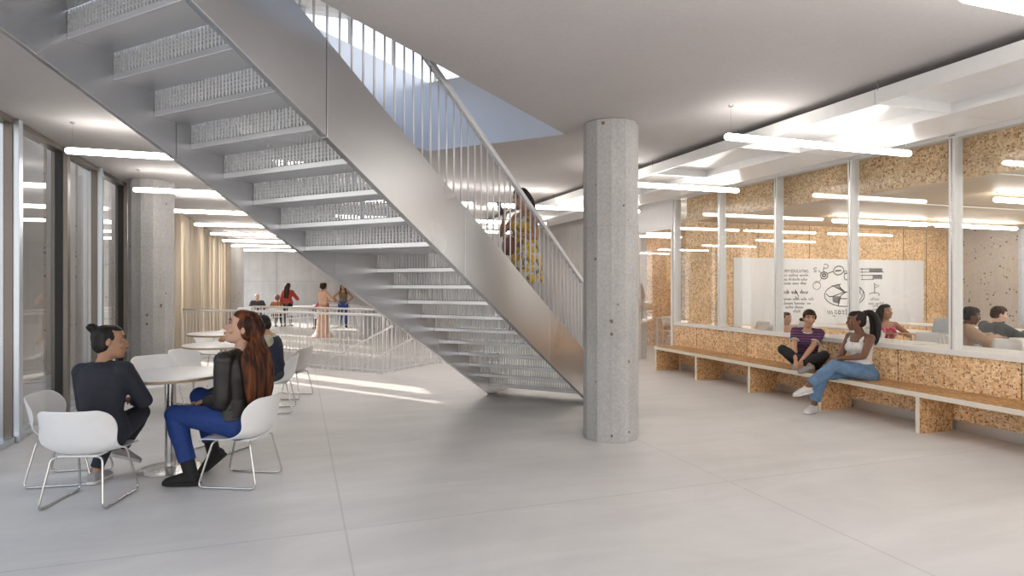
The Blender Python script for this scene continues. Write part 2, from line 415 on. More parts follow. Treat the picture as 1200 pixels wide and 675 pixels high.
# left facade bays: mullion, pane, head and sill rails
mull_y = [1.9, 3.2, 4.5, 5.8, 7.1, 8.4, 9.7, 11.0, 12.3, 13.6, 14.9, 16.2, 17.5, 18.8, 20.1, 21.4, 22.7]
for i, y in enumerate(mull_y):
    bronze_and_reflection = (i % 2 == 1) or i >= 10  # alternating dark mullions put differing reflections of one aluminium into the colour
    wn = thing('window_%d' % (i + 1), 'full-height glazed bay %d of the left facade' % (i + 1), 'window', (-2.5, y, 0), kind='structure')
    mt = M['bronze_and_reflection'] if bronze_and_reflection else M['alu']
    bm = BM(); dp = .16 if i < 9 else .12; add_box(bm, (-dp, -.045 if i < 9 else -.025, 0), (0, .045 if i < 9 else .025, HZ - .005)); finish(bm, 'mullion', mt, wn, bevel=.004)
    bm = BM(); add_box(bm, (-.165, .05, 0), (-.02, .064, HZ - .01)); add_box(bm, (-.12, -.062, 0), (-.05, -.046, HZ - .01)); finish(bm, 'glazing_bead', M['bronze_and_reflection'] if not bronze_and_reflection else M['black'], wn)
    bm = BM(); add_box(bm, (-.118, .066, .06), (-.106, 1.238, HZ - .06)); finish(bm, 'pane', M['glass_dark'], wn)
    bm = BM(); add_box(bm, (-.15, .066, HZ - .06), (-.04, 1.238, HZ - .004)); finish(bm, 'head_rail', M['bronze_and_reflection'], wn)
    bm = BM(); add_box(bm, (-.15, .066, 0), (-.03, 1.238, .06)); finish(bm, 'sill_rail', M['bronze_and_reflection'] if i > 8 else M['alu'], wn)
    # things whose origin is in the window frame
# concrete piers outside; extra height and thin far ones added to trim the sun
for i, (y0, y1, x0, dp) in enumerate([(5.7, 7.22, -4.5, .55), (7.35, 8.85, -4.5, .55), (8.98, 10.47, -4.5, .55), (10.6, 12.1, -4.5, .55), (12.23, 13.62, -4.5, .55), (13.75, 14.78, -4.5, .55), (15.35, 15.68, -4.28, .16), (16.45, 16.95, -4.28, .16), (17.4, 18.3, -4.28, .16), (18.7, 19.6, -4.28, .16), (20.9, 21.5, -4.28, .16), (22.7, 23.3, -4.28, .16)]):
    bm = BM(); add_box(bm, (0, 0, -.02), (dp, y1 - y0, 5.6))
    o = finish(bm, 'concrete_pier', M['pier'], bevel=.01); o.location = (x0, y0, 0)
    tag(o, 'pitted concrete pier outside facade bay, heightened to block sun, number %d from the camera' % (i + 1), 'pier', kind='structure')
# cream curtains behind the far bays
ci = 0
for y0, y1 in ((14.12, 17.95), (18.5, 19.75), (20.25, 21.65), (22.2, 23.6)):
    bm = BM(); n = int((y1 - y0) / .03); prev = None
    for k in range(n + 1):
        y = y0 + (y1 - y0) * k / n; x = .07 * math.sin(k * .75) + .02 * math.sin(k * 1.9)
        cur = (bm.verts.new((x, y - y0, .03)), bm.verts.new((x * .8, y - y0, 3.0)))
        if prev: bm.faces.new((prev[0], cur[0], cur[1], prev[1]))
        prev = cur
    o = finish(bm, 'curtain', M['curtain'], smooth=True); o.location = (-2.41, y0, 0)
    md = o.modifiers.new('cloth', 'SOLIDIFY'); md.thickness = .006
    tag(o, ['long cream curtain nearest the concrete column', 'narrow cream curtain between two sunlit gaps', 'third cream curtain along the glass facade', 'cream curtain farthest back by the distant column'][ci], 'curtain', 'cream curtains along the facade'); ci += 1

# upper storey seen through the stairwell
def upper():
    o = thing('window_20', 'bright window wall of the upper storey above the stair', 'window', (0, 0, 0), kind='structure')
    bm = BM(); x = -3.2
    while x < 3.4:
        add_box(bm, (x - .035, 12.0, 3.9), (x + .035, 12.12, 6.6)); x += .82
    finish(bm, 'mullion', M['alu'], o)
    bm = BM(); add_box(bm, (-3.2, 12.04, 3.9), (3.4, 12.05, 6.6)); finish(bm, 'pane', M['glass'], o)
    tag(box_obj('wall_upper', (3.4, 11.5, 3.86), (9, 12.3, 7.6), M['wallc']), 'concrete wall of the upper storey right of the windows', 'wall', kind='structure')
upper()
tag(box_obj('wall_sun_block', (-3.2, 11.9, 6.6), (3.4, 12.3, 11), M['lightwall']), 'added white wall above the upper storey windows, blocking the sun', 'wall', kind='structure')  # added above the windows to keep sun out of the stairwell
tag(box_obj('ceiling_added_shade', (-3.2, 2.2, 7.4), (9, 12.3, 7.6), M['lightwall']), 'added white ceiling over the upper storey, dimming skylight in the stairwell', 'ceiling', kind='structure')  # added roof, open towards the back, to dim skylight on the fascia
tag(box_obj('wall_sun_block_left', (-2.9, -3, 3.86), (-2.64, 12, 11), M['lightwall']), 'added white left wall of the upper storey, blocking the sun', 'wall', kind='structure')  # added to stop low sun reaching the stairwell from the left

# ------------------------------------------------------------------ right-hand glazed partition
PX = 6.37
wl = thing('wall_partition', 'low strand board wall under the classroom glazing', 'wall', (PX, 0, 0), kind='structure')
bm = BM(); add_box(bm, (0, 1.5, .11), (.1, 9.56, .77)); finish(bm, 'strand_board', M['osb'], wl)
bm = BM()
for y in (3.9, 5.16, 6.4, 7.64, 8.88): add_box(bm, (-.002, y - .003, .42), (.002, y + .003, .77))
finish(bm, 'board_joint', M['black'], wl)
tag(box_obj('baseboard_right', (PX + .01, 1.5, 0), (PX + .06, 9.56, .112), metal('plinth_metal', (.62, .60, .58), .4, .8)), 'grey metal plinth under the strand board wall', 'baseboard', kind='structure')
pm = [2.05, 3.3, 4.535, 5.78, 7.02, 8.26, 9.5]
for i, y in enumerate(pm):
    wn = thing('window_%d' % (30 + i), 'classroom glazing bay %d beside the bench' % (i + 1), 'window', (PX, y, 0), kind='structure')
    bm = BM(); add_box(bm, (-.03, -.032, .825), (.09, .032, 3.02)); finish(bm, 'mullion', M['frame_white'], wn, bevel=.003)
    bm = BM(); add_box(bm, (-.032, -.006, .83), (-.0295, .006, 3.0)); finish(bm, 'mullion_joint', M['chrome'], wn)
    if i < len(pm) - 1:
        L = pm[i + 1] - y
        bm = BM(); add_box(bm, (.02, .032, .825), (.03, L - .032, 3.0)); finish(bm, 'pane', M['glass'], wn)
        bm = BM(); add_box(bm, (-.03, 0, .77), (.10, L, .825)); finish(bm, 'sill', M['frame_white'], wn, bevel=.003)
        bm = BM(); add_box(bm, (-.03, .032, 3.0), (.09, L - .032, 3.03)); finish(bm, 'head_rail', M['frame_white'], wn)
tag(box_obj('wall_bulkhead', (PX + .14, 1.5, 2.6), (PX + .22, 9.36, HZ - .002), M['osb']), 'strand board bulkhead above the classroom glazing', 'wall', kind='structure')
tag(box_obj('trim_3', (PX - .04, 1.5, 3.03), (PX + .14, 9.6, HZ - .002), M['frame_white']), 'white head trim over the classroom glazing', 'trim', kind='structure')
# glass door past the partition
dr = thing('door_1', 'full-height glass door beyond the end of the bench', 'door', (PX, 9.56, 0), kind='structure')
bm = BM(); add_box(bm, (.0, .06, .02), (.012, 1.2, 2.5)); finish(bm, 'pane', M['glass'], dr)
bm = BM()
for y in (0.0, 1.22): add_box(bm, (-.03, y, 0), (.06, y + .05, 2.55))
add_box(bm, (-.03, .05, 2.5), (.06, 1.22, 2.55)); finish(bm, 'door_frame', M['frame_white'], dr)
bm = BM(); add_box(bm, (-.04, 1.08, .95), (-.012, 1.12, 1.22)); finish(bm, 'door_handle', M['chrome'], dr)
bm = BM(); add_box(bm, (-.02, 0, 2.55), (.08, 1.28, HZ - .003)); finish(bm, 'overpanel', M['white'], dr)
# classroom shell
CY = 9.4
tag(box_obj('wall_classroom', (PX + .14, CY, 0), (13.0, CY + .15, 2.64), M['osb']), 'strand board end wall of the classroom behind the whiteboard', 'wall', kind='structure')
bm = BM()
for x in (7.3, 8.1, 9.3, 10.5, 11.75, 12.4): add_box(bm, (x - .005, CY - .003, 0), (x + .005, CY + .001, 2.62))
tag(finish(bm, 'trim_4', M['black']), 'dark joints of the classroom wall boards', 'trim', kind='structure')
tag(box_obj('ceiling_classroom', (PX + .22, 1.5, 2.62), (13.1, CY, 2.68), M['perforated']), 'perforated timber ceiling of the classroom', 'ceiling', kind='structure')
bm = BM()
for y in (4.3, 6.3): add_box(bm, (PX + .3, y - .012, 2.612), (13, y + .012, 2.622))
tag(finish(bm, 'trim_5', M['frame_white']), 'thin pale strips in the classroom ceiling', 'trim', kind='structure')
tag(box_obj('wall_classroom_side', (13.0, 8.02, 0), (13.4, CY + .1, 2.64), M['pier']), 'pitted concrete pier between the classroom windows', 'wall', kind='structure')
tag(box_obj('wall_classroom_sill', (13.0, 1.5, 0), (13.3, 8.02, .72), M['pier']), 'low concrete wall under the classroom windows', 'wall', kind='structure')
wn = thing('window_40', 'bright outside window of the classroom', 'window', (13.05, 0, 0), kind='structure')
bm = BM()
for y in (7.6, 5.4, 3.2): add_box(bm, (-.05, y - .05, .72), (.05, y + .05, 2.62))
add_box(bm, (-.05, 1.5, .72), (.05, 8.02, .78)); add_box(bm, (-.05, 1.5, 2.56), (.05, 8.02, 2.62)); finish(bm, 'window_frame', M['alu'], wn)
bm = BM(); add_box(bm, (-.006, 1.5, .78), (.006, 8.02, 2.56)); finish(bm, 'pane', M['glass'], wn)
# room past the door
tag(box_obj('wall_beyond', (6.7, 13.2, 0), (11, 13.35, 2.9), M['osb']), 'strand board wall seen through the glass door', 'wall', kind='structure')
tag(box_obj('wall_beyond_side', (9.2, 9.56, 0), (9.3, 13.2, 2.9), M['osb']), 'strand board side wall past the glass door', 'wall', kind='structure')

# ------------------------------------------------------------------ suspended ceiling sails on the right
SAIL_L = ['nearest the camera', 'second from the camera', 'third from the camera', 'above the bench right end', 'above the seated pair', 'above the middle bench supports', 'above the bench left end', 'above the glass door', 'past the glass door', 'farthest down the hall']
def sail(i, y):
    t = thing('ceiling_sail', 'white metal ceiling sail ' + SAIL_L[i], 'ceiling panel', (4.2, y, 2.885), group='white suspended ceiling sails')
    L = 1.594
    bm = BM()
    # flange, raised panel, web, low panel, far flange as one folded sheet
    prof = [(0, .115), (0, 0), (.03, 0), (.03, .085), (.80, .085), (.80, 0), (1.46, 0), (1.46, .115), (1.445, .115), (1.445, .012), (.815, .012), (.815, .10), (.015, .10), (.015, .115)]
    a = [bm.verts.new((x, 0, z)) for x, z in prof]; b = [bm.verts.new((x, L, z)) for x, z in prof]
    bm.faces.new(a); bm.faces.new(b[::-1])
    for k in range(len(prof)): bm.faces.new((a[k], a[(k + 1) % len(prof)], b[(k + 1) % len(prof)], b[k]))
    finish(bm, 'panel', M['sail'], t)
    bm = BM(); add_box(bm, (.03, L - .012, .0), (.80, L - .004, .085)); finish(bm, 'end_lip', M['sail'], t)
    for x in (.004, 1.3):
        bm = BM(); add_tube(bm, [(x, L - .02, .10), (x, L - .02, HZ - 2.885 - .001)], .006, 8); finish(bm, 'hanger_rod', M['chrome'], t)
for i in range(10): sail(i, .4 + 1.6 * (i - 1))

# ------------------------------------------------------------------ linear lamps
LZ = 2.79
def lamp_line(x0, x1, y, label, z=LZ, hang=HZ, group='slim white linear lamps hung from the ceiling'):
    t = thing('linear_lamp', label, 'lamp', ((x0 + x1) / 2, y, z), group=group)
    h = (x1 - x0) / 2
    bm = BM(); add_tube(bm, [(-h, 0, 0), (-h + .012, 0, 0), (-h + .03, 0, 0), (h - .03, 0, 0), (h - .012, 0, 0), (h, 0, 0)], [.015, .026, .031, .031, .026, .015], 12)
    finish(bm, 'lamp_tube', M['tube'], t, smooth=True)
    for x in (-h + .06, h - .06):
        bm = BM(); add_tube(bm, [(x, 0, .03), (x, 0, hang - z - .012)], .0022, 6); finish(bm, 'hanging_wire', M['chrome'], t)
        bm = BM(); add_lathe(bm, [(.022, hang - z - .014), (.024, hang - z - .001)], 14, (x, 0)); finish(bm, 'ceiling_cup', M['chrome'], t)
ordn = ['first', 'second', 'third', 'fourth', 'fifth', 'sixth', 'seventh', 'eighth', 'ninth', 'tenth']
for i in range(8):
    y = 7.05 + 2.6 * i
    lamp_line(-2.13, .07, y, 'linear lamp by the left facade, %s row along the hall' % ordn[i])
lamp_line(.52, 2.73, 1.95, 'linear lamp over the foreground, left of the top-edge pair')
lamp_line(2.79, 5.0, 1.95, 'linear lamp over the foreground, right of the top-edge pair')
for i, (a, b, y) in enumerate([(3.52, 5.72, 4.5), (3.5, 5.74, 7.05), (2.9, 5.72, 9.65), (2.8, 5.0, 12.25), (2.8, 5.0, 14.6)]):
    lamp_line(a, b, y, 'linear lamp under the right-hand ceiling sails, %s row back' % ordn[i])
lamp_line(.46, 2.66, 9.65, 'linear lamp hidden behind the stair railing')
lamp_line(.46, 2.66, 12.25, 'linear lamp above the lower stairwell')
for a, b in ((8.2, 10.3), (10.5, 12.6)):
    lamp_line(a, b, 7.8, 'classroom linear lamp, ' + ('nearer the bench' if a < 9 else 'nearer the outside window'), 2.53, 2.62, 'linear lamps in the classroom')
lamp_line(8.0, 10.1, 5.2, 'added classroom fill lamp over the middle desks', 2.53, 2.62, 'linear lamps in the classroom')  # extra tube added to brighten the classroom chairs
lamp_line(6.75, 7.9, 3.2, 'added short classroom fill lamp over the desks along the glass', 2.53, 2.62, 'linear lamps in the classroom')  # added out of frame to brighten the desks by the glass
lamp_line(10.5, 12.6, 5.6, 'added classroom fill lamp by the outside window, out of the whiteboard row', 2.53, 2.62, 'linear lamps in the classroom')  # added beyond the frame edge to lift the dim classroom
for a, b in ((8.2, 10.3), (10.5, 12.6)):
    lamp_line(a, b, 3.6, 'front classroom linear lamp, ' + ('nearer the bench' if a < 9 else 'nearer the outside window'), 2.53, 2.62, 'linear lamps in the classroom')
lamp_line(6.9, 8.8, 10.4, 'added fill lamp just past the glass door', 2.7, 3.07)  # added to brighten the dark room behind the door
lamp_line(6.9, 8.8, 11.8, 'added fill lamp in the room past the glass door', 2.6, 3.07)  # second tube added to light the same dim room

# ------------------------------------------------------------------ bench
bn = thing('bench', 'long strand board bench with plywood edges against the low wall', 'bench', (5.88, 0, 0))
bm = BM(); fs = add_box(bm, (0, 2.6, .365), (.488, 9.42, .415))
fs[4].material_index = 1; fs[2].material_index = fs[3].material_index = 1
finish(bm, 'seat_board', [M['osb_seat'], M['ply']], bn, normals=False)
for y in (2.1 + 1.22, 4.555, 5.79, 7.02, 8.23, 9.38):
    bm = BM(); fs = add_box(bm, (.006, y - .022, 0), (.47, y + .022, .365)); fs[4].material_index = 1
    finish(bm, 'support', [M['osb_floor'], M['ply']], bn, normals=False)

# ------------------------------------------------------------------ main stair
st = thing('staircase', 'brushed steel staircase with grille risers and slim railings', 'staircase', (L0.x, L0.y, 0), math.atan2(AV.y, AV.x))
WD = 1.447; SL = .53
lips = [.046 + .2566 * k for k in range(10)] + [3.318 + .2737 * j for j in range(13)]
zs = [.117 + .1668 * k for k in range(10)] + [1.796 + .1729 * j for j in range(13)]
def zb(s): return SL * s
def stringer(y0, y1):
    cuts = [-.5, 1.25, 2.949, 4.519, 6.2, 6.75]
    for a, b in zip(cuts, cuts[1:]):
        a2, b2 = a + .003, b - .003
        if a < 0: poly = [(0, 0), (b2, zb(b2)), (b2, zb(b2) + .57 + .005 * b2), (a2, zb(a2) + .57), (a2, 0)]
        else: poly = [(a2, zb(a2)), (b2, zb(b2)), (b2, zb(b2) + .57 + .005 * b2), (a2, zb(a2) + .57 + .005 * a2)]
        bm = BM(); lo = [bm.verts.new((x, y0, max(z, .002))) for x, z in poly]; hi = [bm.verts.new((x, y1, max(z, .002))) for x, z in poly]
        bm.faces.new(lo); bm.faces.new(hi[::-1])
        for k in range(len(poly)): bm.faces.new((lo[k], lo[(k + 1) % len(poly)], hi[(k + 1) % len(poly)], hi[k]))
        finish(bm, 'stringer_panel', M['steel'], st, bevel=.002)
stringer(-.045, 0); stringer(WD - .045, WD)
bm = BM()
for y in (-.03, WD - .03):
    v = [(.1, .08), (6.7, zb(6.7) + .03), (6.7, zb(6.7) + .5), (-.4, .3), (-.4, .03)]
    lo = [bm.verts.new((a, y, b)) for a, b in v]; hi = [bm.verts.new((a, y + .015, b)) for a, b in v]
    bm.faces.new(lo); bm.faces.new(hi[::-1])
    for k in range(5): bm.faces.new((lo[k], lo[(k + 1) % 5], hi[(k + 1) % 5], hi[k]))
finish(bm, 'stringer_core', M['black'], st)
prev = lips[0] - .2566
Y0, Y1 = .001, WD - .046
for k, (s, z) in enumerate(zip(lips, zs)):
    if s > 6.7: break
    bm = BM(); add_box(bm, (prev + .004, Y0, z), (s, Y1, z + .04)); o = finish(bm, 'tread', M['steel'], st, bevel=.003)
    bm = BM(); n = 46          # row of grating teeth along the back edge
    for i in range(n):
        y = Y0 + (Y1 - Y0) * (i + .5) / n; add_box(bm, (s - .03, y - .008, z + .04), (s - .006, y + .008, z + .047))
    finish(bm, 'grip_strip', M['bronze_and_reflection'], o)
    if k + 1 < len(zs):
        z1 = zs[k + 1]; bm = BM()
        for i in range(42):
            y = Y0 + .012 + (Y1 - Y0 - .024) * i / 41; add_box(bm, (s - .010, y - .0085, z + .04), (s + .000, y + .0085, z1))
        if z > 1.7:
            for q in range(1, 5):
                zz = z + .04 + (z1 - z - .04) * q / 5; add_box(bm, (s - .010, Y0, zz - .0028), (s + .000, Y1, zz + .0028))
        finish(bm, 'riser_grille', M['steel_rail'], st)
    prev = s
def rail_z(s): return .526 * s + 1.405
for y in (-.022, WD - .022):
    bm = BM(); a, b = -.35, 6.2
    v = [(a, rail_z(a) - .0), (b, rail_z(b))]
    lo = []
    for s, z in v:
        lo.append([bm.verts.new((s, y + dy, z + dz)) for dy, dz in ((-.022, -.028), (.022, -.028), (.022, .028), (-.022, .028))])
    for k in range(4): bm.faces.new((lo[0][k], lo[0][(k + 1) % 4], lo[1][(k + 1) % 4], lo[1][k]))
    bm.faces.new(lo[0][::-1]); bm.faces.new(lo[1]); finish(bm, 'handrail', M['steel_rail'], st, bevel=.006)
    bmb = None
    s = -.30
    for i in range(50):
        s = -.28 + i * .1085
        bm = BM(); add_tube(bm, [(s, y, zb(s) + .565), (s, y, rail_z(s) - .02)], .0075, 6); finish(bm, 'baluster', M['steel_rail'], st, smooth=True)

# ------------------------------------------------------------------ guard railings of the lower stairwell
def guard(label, pts, ends=True):
    t = thing('guard_railing', label, 'railing', (0, 0, 0), group='white guard railings of the lower stairwell')
    bm = BM(); P = [Vector((*p, .985)) for p in pts]; add_tube(bm, P, .022, 8); finish(bm, 'top_rail', M['white'], t, smooth=True)
    bm = BM(); add_tube(bm, [Vector((*p, .06)) for p in pts], .01, 6); finish(bm, 'bottom_rail', M['white'], t, smooth=True)
    for a, b in zip(P, P[1:]):
        L = (b - a).length; n = max(1, int(L / .105))
        for i in range(n + (1 if b is P[-1] else 0)):
            q = a.lerp(b, i / n); thick = (i == 0 or i == n)
            bm = BM(); add_tube(bm, [(q.x, q.y, 0), (q.x, q.y, .98)], .013 if thick else .0062, 6)
            finish(bm, 'newel_post' if thick else 'baluster', M['white'], t, smooth=True)
guard('white guard railing on the near edge of the lower stairwell', [sm(-2.46 + .02, 2.52), sm(-.78, 2.52), sm(-.78, 7.75)])
guard('white guard railing on the far edge of the lower stairwell', [sm(-2.5, 2.52), sm(-2.5, 7.75)])
def low_hand(label, s, m0, z0, m1, z1):
    t = thing('stair_handrail', label, 'handrail', (*sm(s, m0), 0), math.atan2(WV.y, WV.x), 'handrails of the flight going down')
    L = m1 - m0
    bm = BM(); add_tube(bm, [(0, 0, z0), (L, 0, z1)], .018, 8); finish(bm, 'rail', M['white'], t, smooth=True)
    n = int(L / .13)
    for i in range(n + 1):
        x = L * i / n; z = z0 + (z1 - z0) * i / n
        bm = BM(); add_tube(bm, [(x, 0, z), (x, 0, z - .86)], .006, 6); finish(bm, 'baluster', M['white'], t, smooth=True)
low_hand('upper left thin handrail sloping down into the lower stairwell', -.95, 2.45, .80, 5.6, -.65)
low_hand('lower right thin handrail sloping down into the lower stairwell', -2.2, 2.65, .62, 5.8, -.85)
t = thing('lower_flight', 'pale stair flight going down inside the lower stairwell', 'stair flight', (*sm(-.95, 2.62), 0), math.atan2(WV.y, WV.x))
for i in range(10):
    bm = BM(); add_box(bm, (.28 * i, -1.27, -.14 * (i + 1) - .06), (.28 * (i + 1), -.03, -.14 * (i + 1))); finish(bm, 'step', M['lightwall'], t)
# ------------------------------------------------------------------ shell chairs on sled frames
def shell_mesh(bm, w=.50):
    """moulded bucket: centre line from front edge over the seat up the back, edges curling up at the rear"""
    cl = [(.235, .345), (.22, .362), (.15, .372), (.05, .362), (-.05, .352), (-.13, .356), (-.185, .385), (-.215, .44), (-.232, .51), (-.245, .58), (-.256, .635), (-.262, .668)]
    hw = [.195, .215, .228, .235, .24, .245, .25, .252, .25, .242, .222, .175]
    lift = [0, .0, .002, .008, .03, .065, .08, .07, .05, .03, .012, .0]       # side edges rise / wrap forward
    wrap = [0, 0, 0, 0, .0, .01, .045, .085, .10, .085, .06, .035]
    n = 12; rows = []
    for (y, z), h, lf, wr_ in zip(cl, hw, lift, wrap):
        row = []
        for k in range(n + 1):
            u = -1 + 2 * k / n; c = abs(u) ** 2.6
            row.append(bm.verts.new((u * h * w / .5, y + wr_ * c, z + lf * c)))
        rows.append(row)
    for a, b in zip(rows, rows[1:]):
        for k in range(n): bm.faces.new((a[k], a[k + 1], b[k + 1], b[k]))
def chair(name, label, loc, rz, mat, group):
    t = thing(name, label, 'chair', loc, rz, group)
    bm = BM(); shell_mesh(bm); o = finish(bm, 'seat_shell', mat, t, smooth=True)
    s = o.modifiers.new('thickness', 'SOLIDIFY'); s.thickness = .011; s.offset = -1
    s = o.modifiers.new('round', 'SUBSURF'); s.levels = 1; s.render_levels = 2
    for sx in (-1, 1):
        bm = BM()
        p = [(sx * .12, .12, .338), (sx * .165, .135, .330), (sx * .205, .225, .009), (sx * .205, -.225, .009), (sx * .165, -.155, .330), (sx * .12, -.14, .338)]
        add_tube(bm, fillet(p, .045, 5), .0075, 8); finish(bm, 'sled_leg', M['chrome'], t, smooth=True)
    for y in (.12, -.14):
        bm = BM(); add_tube(bm, [(-.125, y, .338), (.125, y, .338)], .0075, 8); finish(bm, 'cross_bar', M['chrome'], t, smooth=True)
    bm = BM(); add_box(bm, (-.13, -.15, .336), (.13, .13, .350)); finish(bm, 'seat_bracket', mat, t, bevel=.004)
    return t
def head_to(dx, dy): return math.atan2(-dx, dy)
G1 = 'white shell chairs on chrome sled legs'
c0 = chair('shell_chair', 'white shell chair seating the person in the navy blazer, back towards us', (-1.365, 5.02, 0), head_to(.26, .965), M['shell'], G1)
def put(x, y, dx, dy, label): return dup(c0, (x, y, 0), head_to(dx, dy), label, G1)
put(-.41, 5.14, -.905, .425, 'white shell chair seating the person with long auburn hair')
put(-1.66, 5.62, .95, -.1, 'white shell chair partly hidden behind the navy blazer')
put(-.70, 6.15, -.62, -.78, 'white shell chair tucked under the far side of the front table')
put(-1.52, 8.05, .5, -.86, 'white shell chair standing empty behind the front table, facing the room')
put(-1.35, 11.35, .9, -.4, 'white shell chair at the left of the third round table')
put(-1.26, 8.80, .8, -.6, 'white shell chair half under the second round table, seen from its side')
put(-.27, 7.83, -.99, .10, 'white shell chair seating the man in the navy vest')
g0 = chair('shell_chair', 'grey shell chair standing behind the man in the navy vest', (-.10, 8.72, 0), head_to(-.9, .42), M['grey_shell'], G1)

# ------------------------------------------------------------------ round tables
def table(label, x, y, rad=.43, h=.775):
    t = thing('round_table', label, 'table', (x, y, 0), 0, 'round white tables on chrome pedestals')
    bm = BM(); add_lathe(bm, [(rad - .012, h - .028), (rad, h - .024), (rad, h - .006)], 64); finish(bm, 'plywood_rim', M['rim'], t)
    bm = BM(); add_lathe(bm, [(rad - .001, h - .0065), (rad - .001, h - .001), (rad - .004, h)], 64); finish(bm, 'table_top', M['laminate'], t)
    bm = BM(); add_lathe(bm, [(.042, .02), (.042, h - .03)], 32); finish(bm, 'pedestal', M['chrome'], t, smooth=False); smooth_by_angle(t.children[-1])
    bm = BM(); add_lathe(bm, [(.235, .0), (.235, .006), (.20, .014), (.06, .024), (.05, .03)], 48); o = finish(bm, 'base_plate', M['chrome'], t); smooth_by_angle(o, 20)
    bm = BM(); add_lathe(bm, [(.13, h - .034), (.13, h - .028)], 24); finish(bm, 'mounting_plate', M['black'], t)
table('round white table between the two seated people in front', -.985, 5.66)
table('second round white table, behind the auburn hair', -.86, 8.22, .45)
table('third round white table, farthest of the three by the facade', -1.05, 10.1, .5)

# ------------------------------------------------------------------ tables and chairs at the far end
def far_table(label, x, y, w=2.4, h=.72):
    t = thing('long_table', label, 'table', (x, y, 0), 0, 'long white tables at the far end')
    box_obj('table_top', (-w / 2, -.35, h - .04), (w / 2, .35, h), M['laminate'], t, .004)
    for sx in (-1, 1):
        for sy in (-1, 1): box_obj('leg', (sx * (w / 2 - .06) - .02, sy * .3 - .02, 0), (sx * (w / 2 - .06) + .02, sy * .3 + .02, h - .04), M['white'], t)
far_table('long white table in front of the bald man', -.35, 23.3, 2.6)
far_table('long white table behind the person in red', 1.35, 24.6, 1.7)
far_table('long white table behind the person in jeans', 3.1, 22.4, 2.2)
def slat_chair(label, x, y, rz, mat, group):
    t = thing('side_chair', label, 'chair', (x, y, 0), rz, group)
    bm = BM(); add_box(bm, (-.2, -.19, .38), (.2, .2, .405)); finish(bm, 'seat', mat, t, bevel=.008)
    bm = BM(); n = 8; rows = []
    for z, y0, hw in ((.50, -.205, .20), (.60, -.225, .21), (.70, -.245, .205), (.735, -.25, .185)):
        rows.append([bm.verts.new((hw * (2 * k / n - 1), y0 + .04 * (2 * k / n - 1) ** 2, z)) for k in range(n + 1)])
    for a, b in zip(rows, rows[1:]):
        for k in range(n): bm.faces.new((a[k], a[k + 1], b[k + 1], b[k]))
    o = finish(bm, 'backrest', mat, t, smooth=True); s = o.modifiers.new('t', 'SOLIDIFY'); s.thickness = .014
    for sx in (-1, 1):
        bm = BM(); add_tube(bm, [(sx * .18, .17, .39), (sx * .19, .19, 0)], .012, 8); finish(bm, 'leg', mat, t)
        bm = BM(); add_tube(bm, [(sx * .185, -.245, .70), (sx * .18, -.18, .40), (sx * .19, -.21, 0)], .012, 8); finish(bm, 'leg', mat, t)
    return t
GF = 'white chairs at the far tables'
f0 = slat_chair('white side chair between the railing and the bald man', -1.75, 22.1, PI * .95, M['white'], GF)
for x, y, rz, lab in ((-.15, 21.2, .1, 'white side chair with its seat empty, left of the red jacket'), (.15, 21.6, -.2, 'white side chair right of the red jacket'), (.72, 21.2, .3, 'white side chair holding the person in pink'),
                      (1.9, 22.6, 2.9, 'white side chair behind the peach gown, tucked under a table'), (2.7, 21.6, .2, 'white side chair right of the person in jeans'), (3.5, 21.6, -.2, 'white side chair at the right end of the far tables'),
                      (-1.42, 24.2, PI, 'white side chair holding the bald man'), (-.69, 22.6, -.1, 'white side chair holding the person in the striped top')):
    dup(f0, (x, y, 0), rz, lab, GF)

# ------------------------------------------------------------------ classroom furniture
def desk(label, x, y, rz=0.):
    t = thing('classroom_desk', label, 'desk', (x, y, 0), rz, 'white classroom desks')
    box_obj('desk_top', (-.35, -.72, .765), (.35, .72, .79), M['laminate'], t, .004)
    for sx in (-1, 1):
        for sy in (-1, 1):
            bm = BM(); add_tube(bm, [(sx * .3, sy * .66, 0), (sx * .3, sy * .66, .765)], .016, 8); finish(bm, 'leg', M['chrome'], t)
    return t
GD = 'white classroom desks'
d0 = desk('white desk along the classroom glass, nearest the camera', 6.95, 3.0)
for x, y, lab in ((6.95, 4.55, 'white desk along the classroom glass, second from the camera'), (6.95, 6.1, 'white desk along the glass behind the person with the ponytail'),
                  (8.75, 4.9, 'white desk in the middle row in front of the man in the dark jacket'), (8.75, 6.45, 'white desk in the middle row before the person in magenta'), (8.6, 8.1, 'white desk in the middle row nearest the whiteboard'),
                  (10.5, 6.5, 'white desk in the far row, right of the person in brown'), (10.5, 8.2, 'white desk in the far row under the whiteboard'), (10.6, 4.9, 'white desk in the far row, right of the man in the dark jacket')):
    dup(d0, (x, y, 0), 0, lab, GD)
GC = 'white classroom chairs'
k0 = slat_chair('white classroom chair against the glass, nearest the camera', 7.55, 3.3, PI / 2, M['white'], GC)
k0.scale = (.88, 1., 1.17)
